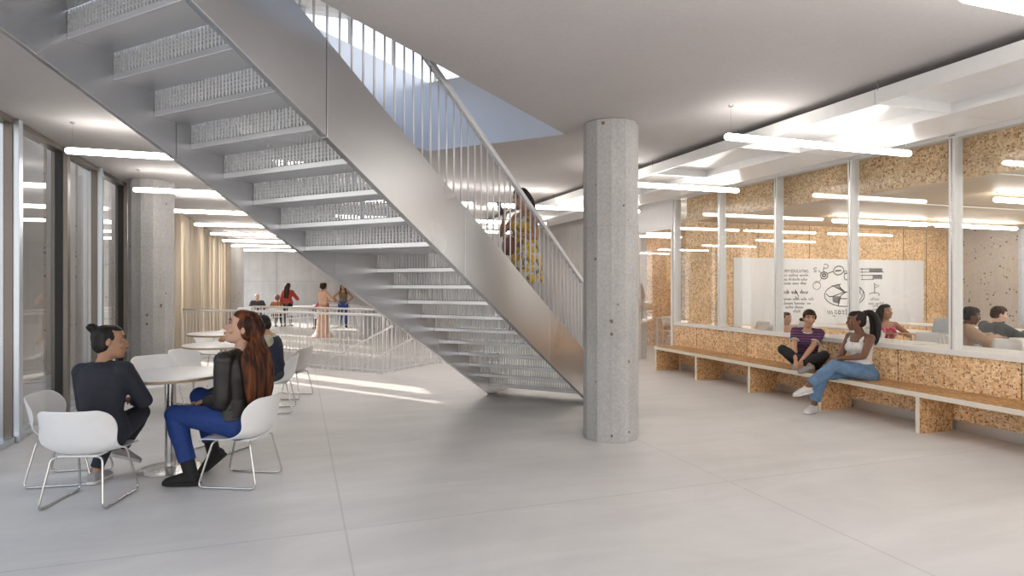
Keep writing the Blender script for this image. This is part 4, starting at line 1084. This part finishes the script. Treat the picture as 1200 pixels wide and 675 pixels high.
# ------------------------------------------------------------------ the people in the photograph
def frame(x, y, dx, dy, z=0.):
    rz = head_to(dx, dy); inv = Matrix.Rotation(-rz, 3, 'Z'); o = Vector((x, y, z))
    return (x, y, z), rz, (lambda X, Y, Z: inv @ (Vector((X, Y, Z)) - o))
NAVY = cloth('navy_wool', (.018, .020, .030), .8); LEATHER = plain('black_leather', (.018, .015, .013), .42, var=.3, scale=9., bmp=.3)
BLUE = cloth('royal_blue_denim', (.010, .040, .19), .75); BLACKC = cloth('black_jersey', (.016, .016, .018)); SUEDE = cloth('black_suede', (.012, .011, .011), .8)
GREYSHOE = cloth('grey_canvas', (.36, .34, .33)); WHITESHOE = cloth('white_leather', (.62, .60, .58), .55)
BEIGE = cloth('beige_cotton', (.46, .42, .31)); DNAVY = cloth('dark_navy_knit', (.02, .026, .05)); JEAN = cloth('washed_denim', (.13, .225, .36), .85, .2, 14.)
WHITEKNIT = cloth('white_rib_knit', (.70, .67, .64)); CHAR = cloth('charcoal_jacket', (.045, .045, .048)); TANJ = cloth('tan_jacket', (.36, .23, .14))
STRIPE = stripes('navy_pink_stripes', [(0., (.035, .025, .06)), (.62, (.35, .07, .16)), (.84, (.10, .05, .12))], 9.5)
FLORAL = spots('yellow_floral', [(0., (.72, .42, .04)), (.38, (.70, .66, .58)), (.62, (.80, .55, .10)), (.82, (.20, .22, .24))], 26)
PINKF = spots('magenta_floral', [(0., (.50, .04, .11)), (.5, (.65, .16, .22)), (.8, (.70, .42, .40))], 30); CORAL = cloth('coral_cotton', (.62, .20, .19))
ORSTR = stripes('orange_brown_stripes', [(0., (.45, .13, .045)), (.4, (.60, .42, .25)), (.6, (.12, .05, .03))], 4., 'X'); RED = cloth('brick_red_jacket', (.40, .055, .035)); PEACH = cloth('peach_satin', (.70, .43, .29), .5); PINK = cloth('fuchsia_top', (.45, .05, .16)); MUSTARD = cloth('olive_gold_top', (.24, .17, .10)); JEANB = cloth('bright_blue_jeans', (.04, .10, .33)); GREYD = cloth('grey_dress', (.13, .14, .17))

# navy blazer, left of the front table
loc, rz, W = frame(-1.35, 5.03, .26, .965)
pose = dict(pelvis=(.03, .03, .465), lean=10, side=-4, twist=-10, hyaw=-52, hpitch=0, hroll=0,
            armL=((.0, .33, .62), (-.25, -.5, -.8)), armR=((.10, .36, .62), (.8, -.35, -.6)), legL=((-.20, .36, .085), (0, 1, .3), 0, 0), legR=((-.13, .60, .20), (.5, .8, 1), -30, -25))
def dress1(b, o):
    def lapel(bm):
        add_tube(bm, [b.at(.435) + b.CM @ Vector((.075 * math.cos(a), .062 * math.sin(a) - .002, .012 + .01 * math.sin(-a))) * b.k for a in [2 * PI * i / 20 for i in range(20)]], .017, 8, True)
    top(b, o, 'blazer', NAVY, .017, -.10, .452, 1.93, .008, .012, .002, lapel)
    trousers(b, o, NAVY, .010, 1.92)
    shoes(b, o, GREYSHOE, SOLE, laces=SOLE)
    bun = b.hl((0, -.112, .098))[0]
    hair(b, o, HR['black'], [[(bun + b.HM @ Vector((0, 0, -.026)), .026), (bun, .042), (bun + b.HM @ Vector((0, 0, .026)), .024)], [(b.hl((0, -.085, .07))[0], .04), (bun, .03)]], .008, fringe=.35)
person('person in a navy blazer with a black hair bun, sitting at the front table', loc, rz, pose, 1.02, False, 'olive', .006, dict(brow=HR['black']), dress1)

# auburn hair, black leather jacket
loc, rz, W = frame(-.40, 5.13, -.905, .425)
pose = dict(pelvis=(0, .02, .475), lean=-3, side=0, twist=-20, hyaw=44, hpitch=12, hroll=0,
            armL=(W(-.66, 5.24, .60), (-.7, -.9, -.4)), armR=(W(-.70, 5.42, .60), (.8, -.8, -.4)), legL=(W(-.76, 5.13, .095), (0, 1, .6), 6, 0), legR=(W(-.64, 5.42, .17), (.1, 1, .8), -5, -38),
            handL=dict(curl=30), handR=dict(curl=30))
def dress2(b, o):
    def coll(bm):
        add_tube(bm, [b.at(.437) + b.CM @ Vector((.080 * math.cos(a), .064 * math.sin(a) - .004, .016)) * b.k for a in [2 * PI * i / 20 for i in range(20)]], .020, 8, True)
    j = top(b, o, 'leather_jacket', LEATHER, .017, .015, .452, 1.9, .008, .006, .003, coll)
    bm = BM(); c = b.at(.035); m = b.M(.1)
    add_tube(bm, [c + m @ Vector((.165 * math.cos(a), .125 * math.sin(a) - .01, 0)) * b.k for a in [2 * PI * i / 28 for i in range(28)]], .013, 8, True); finish(bm, 'hem_band', LEATHER, j, smooth=True)
    bm = BM(); add_box(bm, (-.02, -.003, -.005), (.02, .003, .005), Matrix.Translation(c + m @ Vector((-.165, -.03, .045)) * b.k) @ (m @ Matrix.Rotation(R(75), 3, 'Z')).to_4x4()); finish(bm, 'zip_buckle', M['chrome'], j)
    trousers(b, o, BLUE, .012, 1.80)
    shoes(b, o, SUEDE, SUEDE, .009, ankle=.22)
    H = b.hl
    back = lambda t, x, y: b.at(t) + b.M(t / .4) @ Vector((x, y, 0)) * b.k
    parts = [[(H((x * .5, -.075, .05))[0], .034), (H((x * .75, -.105, -.03))[0], .036), (back(.43, x, -.125), .033), (back(.33, x * 1.05, -.150), .034), (back(.21, x * 1.05, -.148), .032), (back(.12, x * .9, -.142), .027), (back(.045 + .02 * (i % 2), x * .8, -.140), .010)]
             for i, x in enumerate((-.095, -.064, -.032, 0., .032, .064, .095))]
    parts += [[(H((0, -.098, .055))[0], .03), (H((0, -.125, .02))[0], .026), (H((0, -.125, -.04))[0], .022)]]
    hair(b, o, HR['auburn'], parts, .012, .007, smooth=6, fringe=.45)
person('person with very long auburn hair and black leather jacket at the front table', loc, rz, pose, 1.12, False, 'light', .006, dict(brow=HR['brown']), dress2)

# man in a navy vest at the second table
loc, rz, W = frame(-.27, 7.85, -.99, .10)
pose = dict(pelvis=(0, .0, .45), lean=14, side=0, twist=0, hyaw=20, hpitch=-6,
            armL=(W(-.83, 7.98, .86), (-.5, -.3, -1)), armR=(W(-.75, 8.25, .83), (.8, -.3, -.7)), legL=(W(-.66, 7.9, .08), (0, 1, .6)), legR=(W(-.55, 8.2, .08), (0, 1, .6)), handL=dict(curl=55), handR=dict(curl=40))
def dress3(b, o):
    top(b, o, 'shirt', BEIGE, .016, -.08, .455, 1.9, .009)
    top(b, o, 'vest', DNAVY, .026, -.08, .44, 0, .009)
    trousers(b, o, CHAR, .012, 1.9); shoes(b, o, SUEDE, SOLE); hair(b, o, HR['black'], (), .009)
person('man in a dark navy vest over a beige shirt, sitting behind the auburn hair', loc, rz, pose, .96, True, 'tan', .008, dict(brow=HR['black']), dress3)

# person climbing the stair
loc, rz, W = frame(*sm(1.20, -1.13), -.86, -.30, .992)
pose = dict(pelvis=(0, 0, .865), lean=3, hyaw=8, hpitch=-8, armL=((-.06, .19, 1.05), (-.8, -.5, -.6)), armR=((.08, .23, 1.22), (.8, -.3, -.8)), legL=((-.08, .03, .07), (0, 1, 0), 4), legR=((.09, -.02, .07), (0, 1, 0), -6),
            handR=dict(dir=(-.2, .3, .9), palm=(-.2, -1, .2), curl=45), handL=dict(dir=(.5, .7, -.3), curl=50))
def dress4(b, o):
    bm = BM(); k = b.k; b.torso(bm, .05, .40, .011); rings = []
    for t, rx, ry in ((.14, .135, .10), (.06, .175, .135), (-.05, .195, .165), (-.18, .20, .17), (-.30, .215, .185), (-.36, .222, .19)):
        rings.append(oval_ring(b.P + Vector((0, -.01, t * k)), Vector((1, 0, 0)), Vector((0, 1, 0)), rx * k, ry * k, 20))
    add_loft(bm, rings[::-1])
    for g in (-1, 1): limb(bm, [(b.at(.36) + b.CM @ Vector((g * .085, .07, 0)), .022), (b.at(.435) + b.CM @ Vector((g * .098, .0, .012)), .022), (b.at(.36) + b.CM @ Vector((g * .09, -.08, 0)), .022)], 8)
    remeshed(bm, 'floral_dress', FLORAL, .008, o)
    shoes(b, o, SUEDE, SUEDE)
    H = b.hl; back = lambda t, x, y: b.at(t) + b.M(t / .4) @ Vector((x, y, 0)) * b.k
    hair(b, o, HR['black'], [[(H((x * .6, -.07, .04))[0], .036), (H((x, -.095, -.05))[0], .036), (back(.40, x, -.105), .032), (back(.30, x, -.12), .022), (back(.24, x * .9, -.12), .008)] for x in (-.07, -.025, .025, .07)], .012, .007)
    # brown shoulder bag carried in front, strap over the arm
p4, b4 = person('person in a yellow floral dress with long black hair, climbing the stair', loc, rz, pose, .955, False, 'tan', .0065, dict(brow=HR['black']), dress4)
bag = thing('handbag', 'round brown handbag carried by the person in the floral dress', 'bag', loc, rz)
bm = BM(); c = b4.wr['L'] + Vector((.03, .06, -.13)); add_ellipsoid(bm, c, (.115, .055, .105), None, 24, 16); finish(bm, 'body', plain('tan_brown_leather', (.20, .075, .045), .5), bag, smooth=True)
bm = BM(); add_tube(bm, [c + Vector((.10 * math.cos(a), 0, .07 + .115 * math.sin(a))) for a in [PI * i / 12 for i in range(13)]], .007, 8); finish(bm, 'handle', plain('dark_strap', (.06, .03, .02), .5), bag, smooth=True)
ph = thing('phone', 'black phone held up by the person in the floral dress', 'phone', loc, rz)
bm = BM(); add_box(bm, (-.036, -.005, -.07), (.036, .005, .07), Matrix.Translation(b4.wr['R'] + Vector((-.02, .075, .11))) @ Matrix.Rotation(R(-15), 4, 'X')); finish(bm, 'case', M['black'], ph, bevel=.004)

# bench, cross-legged
loc, rz, W = frame(6.13, 6.24, -.80, -.60)
pose = dict(pelvis=(0, -.04, .505), lean=9, twist=6, side=-3, hyaw=14, hpitch=4, hroll=-6,
            armL=((.02, .36, .53), (-1, -.2, -.3)), armR=((.07, .37, .55), (1, -.2, -.3)), legL=((.10, .24, .475), (-1, .55, .55), 60, -10, 50), legR=((-.09, .30, .495), (1, .6, .75), -55, -10, -40),
            handL=dict(dir=(.2, .5, -.8), palm=(.6, -.5, -.3), curl=35), handR=dict(dir=(-.2, .5, -.8), palm=(-.6, -.5, -.3), curl=35))
def dress5(b, o):
    t = top(b, o, 'striped_tshirt', STRIPE, .011, -.04, .432, .62, .007, 0, .009)
    bm = BM(); add_tube(bm, [b.at(.425) + b.CM @ Vector((.094 * math.cos(a), .088 * math.sin(a) - .004, -.018 * math.sin(a) + .012)) * b.k for a in [2 * PI * i / 24 for i in range(24)]], .008, 8, True); finish(bm, 'neck_band', WHITEKNIT, t, smooth=True)
    for s in 'LR':
        c = b.sh[s].lerp(b.el[s], .62); d = (b.el[s] - b.sh[s]).normalized(); x, y = ring_frame(d)
        bm = BM(); add_tube(bm, [c + (x * math.cos(a) + y * math.sin(a)) * .052 * b.k for a in [2 * PI * i / 18 for i in range(18)]], .008, 6, True); finish(bm, 'sleeve_band', WHITEKNIT, t, smooth=True)
    trousers(b, o, BLACKC, .011, 1.9); shoes(b, o, GREYSHOE, SOLE)
    H = b.hl
    hair(b, o, HR['dark'], [lump(H((.070, -.085, -.045))[0], .036), [(H((-.058, .058, .062))[0], .016), (H((-.02, .080, .064))[0], .015), (H((.03, .078, .064))[0], .015), (H((.06, .055, .055))[0], .016)], [(H((.072, .035, .05))[0], .012), (H((.077, .03, -.01))[0], .007)], [(H((-.072, .035, .05))[0], .012), (H((-.077, .03, -.01))[0], .007)]], .010)
person('person in a striped t-shirt, sitting cross-legged on the bench', loc, rz, pose, .93, False, 'tan', .006, dict(smile=True), dress5)

# bench, legs crossed
loc, rz, W = frame(6.08, 5.40, -.94, .16)
pose = dict(pelvis=(0, -.02, .50), lean=6, twist=8, side=0, hyaw=-26, hpitch=2,
            armL=(W(5.80, 5.40, .66), (-1, -.6, .1)), armR=(W(5.83, 5.47, .66), (.9, -.8, -.2)), legL=(W(5.50, 5.60, .32), (-.15, .9, 1.), -5, -12), legR=(W(5.66, 5.66, .085), (.1, 1, .8), 25, 0),
            handL=dict(dir=W(5.66, 5.56, .62) - W(5.80, 5.40, .66), curl=25), handR=dict(dir=W(5.75, 5.30, .55) - W(5.83, 5.50, .67), curl=25))
def dress6(b, o):
    bm = BM(); b.torso(bm, .03, .365, .010)
    for g in (-1, 1): limb(bm, [(b.at(.33) + b.CM @ Vector((g * .08, .085, 0)), .024), (b.at(.385) + b.CM @ Vector((g * .085, .072, 0)), .021), (b.at(.44) + b.CM @ Vector((g * .088, .0, .008)), .020), (b.at(.37) + b.CM @ Vector((g * .085, -.08, 0)), .024), (b.at(.33) + b.CM @ Vector((g * .08, -.085, 0)), .024)], 8)
    remeshed(bm, 'tank_top', WHITEKNIT, .007, o)
    trousers(b, o, JEAN, .014, 1.84, flare=.008, t1=.11); shoes(b, o, WHITESHOE, SOLE, .009, laces=SOLE)
    H = b.hl
    pony = [[(H((x * .3, -.10, .085))[0], .030), (H((x * .8, -.155, .09))[0], .036), (H((x * 1.2, -.20, .03))[0], .038), (H((x * 1.5, -.215, -.07))[0], .037), (H((x * 1.6, -.205, -.17))[0], .032), (H((x * 1.6, -.19, -.25))[0], .022), (H((x * 1.5, -.175, -.30))[0], .008)] for x in (-.045, 0., .045)]
    hair(b, o, HR['black'], pony, .007)
person('person in white tank top and jeans with a black ponytail, on the bench', loc, rz, pose, .95, False, 'brown', .006, dict(smile=True, lips=LIPS_D, brow=HR['black']), dress6)

# ---- far end of the hall
def sit_pose(**kw):
    p = dict(pelvis=(0, 0, .455), lean=6, armL=((-.14, .36, .62), (-.8, -.4, -.5)), armR=((.14, .36, .62), (.8, -.4, -.5)), legL=((-.1, .44, .08), (0, 1, .6)), legR=((.1, .44, .08), (0, 1, .6))); p.update(kw); return p
def stand_pose(**kw):
    p = dict(pelvis=(0, 0, .88), lean=0, armL=((-.22, .06, .82), (-.5, -1, 0)), armR=((.22, .06, .82), (.5, -1, 0)), legL=((-.10, .02, .072), (0, 1, 0), 6), legR=((.10, -.03, .072), (0, 1, 0), -8)); p.update(kw); return p
FV = .011
def long_hair(b, n=(-.07, -.025, .025, .07), end=.22, r=.036):
    back = lambda t, x, y: b.at(t) + b.M(t / .4) @ Vector((x, y, 0)) * b.k
    return [[(b.hl((x * .6, -.07, .04))[0], r), (b.hl((x, -.095, -.05))[0], r), (back(.41, x, -.10), r * .9), (back((end + .41) / 2, x, -.125), r * .7), (back(end, x * .9, -.125), r * .25)] for x in n]
loc, rz, W = frame(-1.42, 24.15, .15, -1)
def d7(b, o): top(b, o, 'dark_sweater', CHAR, .018, -.1, .46, 1.95, .012); trousers(b, o, CHAR, .014, 1.9, .014); shoes(b, o, SUEDE, None, voxel=.011)
person('bald man in a dark sweater, sitting behind the far table', loc, rz, sit_pose(hyaw=-25), .95, True, 'light', FV, None, d7)
loc, rz, W = frame(-.70, 22.62, .1, 1)
def d8(b, o): top(b, o, 'striped_top', ORSTR, .018, -.1, .45, .7, .012); trousers(b, o, BLACKC, .014, 1.9, .014); shoes(b, o, SUEDE, None, voxel=.011); hair(b, o, HR['grey'], (), .022, .011)
person('person with short grey-brown hair in an orange striped top, sitting at the far table', loc, rz, sit_pose(hyaw=25), .93, False, 'tan', FV, None, d8)
loc, rz, W = frame(-.34, 22.0, .45, .9)
def d9(b, o):
    top(b, o, 'red_jacket', RED, .024, -.05, .455, 1.9, .012, .02, .006); top(b, o, 'grey_dress', GREYD, .02, -.09, .2, 0, .012); trousers(b, o, BLACKC, .008, 1.9, .012); shoes(b, o, SUEDE, None, voxel=.011)
    hair(b, o, HR['dark'], long_hair(b, end=.16), .014, .011)
person('person with long dark hair in a brick red jacket, standing', loc, rz, stand_pose(hyaw=-10, armR=((.20, .28, 1.0), (.7, -.8, -.4))), .89, False, 'tan', FV, None, d9)
loc, rz, W = frame(.66, 18.35, .75, .66)
def d10(b, o):
    bm = BM(); b.torso(bm, .05, .452, .014); b.arm(bm, 'L', .016, 0, 1.3, .004); b.arm(bm, 'R', .016, 0, 1.3, .004); k = b.k
    rings = [oval_ring(Vector((0, -.01 - .02 * (i > 3), z * k)), Vector((1, 0, 0)), Vector((0, 1, 0)), rx * k, ry * k, 24) for i, (z, rx, ry) in enumerate(((1.02, .14, .11), (.93, .175, .14), (.80, .185, .16), (.55, .175, .165), (.32, .19, .18), (.14, .25, .24), (.03, .34, .34), (.012, .35, .35)))]
    add_loft(bm, rings[::-1]); remeshed(bm, 'peach_gown', PEACH, .011, o)
    c = b.hl((0, -.05, .06))[0]; hair(b, o, HR['dark'], [lump(c, .085), lump(b.hl((0, -.09, .0))[0], .06)], .02, .011)
person('person in a long peach gown with dark curly hair, standing', loc, rz, stand_pose(hyaw=-18, armL=((-.12, .28, 1.02), (-.8, -.6, -.4)), armR=((.16, .26, 1.03), (.8, -.6, -.4))), .885, False, 'tan', FV, None, d10)
loc, rz, W = frame(1.37, 20.85, -.12, -1)
def d11(b, o):
    top(b, o, 'olive_top', MUSTARD, .013, .06, .40, 0, .011); trousers(b, o, JEANB, .013, 1.9, .012, t1=.12); shoes(b, o, SUEDE, None, voxel=.011)
    hair(b, o, HR['brown'], [[(b.hl((g * .06, .01, .04))[0], .03), (b.hl((g * .085, .01, -.06))[0], .028), (b.at(.38) + Vector((g * .09, .07, 0)), .026), (b.at(.28) + Vector((g * .08, .11, 0)), .012)] for g in (-1, 1)] + long_hair(b, end=.3), .012, .011)
person('person in bright blue jeans and olive top, standing hands on hips', loc, rz, stand_pose(armL=((-.155, .06, .93), (-1, -.25, .1)), armR=((.155, .06, .93), (1, -.25, .1))), .885, False, 'tan', FV, dict(brow=HR['brown']), d11)
loc, rz, W = frame(.75, 21.2, -.35, .93)
def d12(b, o): top(b, o, 'fuchsia_top', PINK, .018, -.1, .45, .8, .012); trousers(b, o, GREYD, .014, 1.9, .014); shoes(b, o, SUEDE, None, voxel=.011); hair(b, o, HR['black'], long_hair(b, end=.3), .014, .011)
person('person in a fuchsia top with black hair, sitting half hidden by the peach gown', loc, rz, sit_pose(), .93, False, 'brown', FV, None, d12)

# ---- classroom
loc, rz, W = frame(8.1, 6.78, -.42, -.90)
def d13(b, o):
    bm = BM(); b.torso(bm, -.05, .375, .012)
    for g in (-1, 1): limb(bm, [(b.at(.34) + b.CM @ Vector((g * .08, .08, 0)), .03), (b.at(.435) + b.CM @ Vector((g * .09, 0, .01)), .024), (b.at(.35) + b.CM @ Vector((g * .08, -.08, 0)), .03)], 8)
    remeshed(bm, 'magenta_floral_top', PINKF, .009, o); trousers(b, o, BLACKC, .012, 1.9, .012); shoes(b, o, GREYSHOE, None, voxel=.011)
    hair(b, o, HR['black'], long_hair(b, (-.085, -.05, 0, .05, .085), .14, .036) + [[(b.hl((.075, .0, .03))[0], .022), (b.hl((.088, .01, -.08))[0], .022), (b.at(.34) + b.CM @ Vector((.11, .05, 0)), .016)]], .012, .008)
person('person in a magenta floral top with long black hair, sitting in the classroom', loc, rz, sit_pose(pelvis=(0, 0, .53), hyaw=20, hpitch=12, armL=((-.1, .34, .80), (-.9, -.4, -.4)), armR=((.12, .34, .80), (.9, -.4, -.4)), lean=4), .92, False, 'olive', .008, dict(smile=True, brow=HR['black']), d13)
loc, rz, W = frame(7.05, 7.6, -.35, -.93)
def d14(b, o):
    bm = BM(); b.torso(bm, -.05, .36, .012)
    for g in (-1, 1): limb(bm, [(b.at(.33) + b.CM @ Vector((g * .075, .08, 0)), .02), (b.at(.435) + b.CM @ Vector((g * .085, 0, .01)), .014), (b.at(.34) + b.CM @ Vector((g * .075, -.08, 0)), .02)], 8)
    remeshed(bm, 'coral_top', CORAL, .009, o); trousers(b, o, JEANB, .012, 1.9, .012); shoes(b, o, GREYSHOE, None, voxel=.011)
    hair(b, o, HR['dark'], long_hair(b, (-.085, -.05, 0, .05, .085), .2, .034), .010, .008)
person('person in a coral top behind the glass, left of the striped t-shirt', loc, rz, sit_pose(pelvis=(0, 0, .50), hyaw=24, hpitch=4, armL=((-.1, .34, .70), (-.9, -.4, -.4)), armR=((.12, .34, .70), (.9, -.4, -.4)), lean=4), .78, False, 'light', .008, dict(brow=HR['dark']), d14)
loc, rz, W = frame(8.05, 5.66, .55, -.5)
def d15(b, o): top(b, o, 'tan_jacket', TANJ, .026, -.1, .452, 1.92, .010, .02, .006); trousers(b, o, CHAR, .012, 1.9, .012); shoes(b, o, GREYSHOE, None, voxel=.011); hair(b, o, HR['black'], [lump(b.hl((0, -.05, .07))[0], .06)], .012, .009)
person('person in a tan jacket with short black hair, sitting behind the thick mullion', loc, rz, sit_pose(pelvis=(0, 0, .54), hyaw=-5, lean=14, armL=((-.12, .4, .82), (-.9, -.4, -.4)), armR=((.14, .38, .82), (.9, -.4, -.4))), .93, True, 'deep', .009, dict(lips=LIPS_D, brow=HR['black']), d15)
loc, rz, W = frame(9.0, 5.95, .82, -.40)
def d16(b, o):
    top(b, o, 'charcoal_jacket', CHAR, .024, -.1, .452, 1.92, .010, .02, .005); trousers(b, o, CHAR, .012, 1.9, .012); shoes(b, o, SUEDE, None, voxel=.011)
    bm = BM(); c = b.hl((0, .062, -.098))[0]; add_ellipsoid(bm, c, (.036, .034, .022), b.HM); remeshed(bm, 'beard', HR['dark'], .008, o, 2)
    hair(b, o, HR['dark'], [lump(b.hl((0, -.02, .085))[0], .055)], .011, .008)
person('man in a charcoal jacket with short dark hair and beard, sitting right in the classroom', loc, rz, sit_pose(pelvis=(0, 0, .54), hyaw=-12, lean=18, armL=((-.1, .42, .82), (-.9, -.4, -.4)), armR=((.12, .42, .82), (.9, -.4, -.4))), .92, True, 'light', .008, dict(brow=HR['dark']), d16)
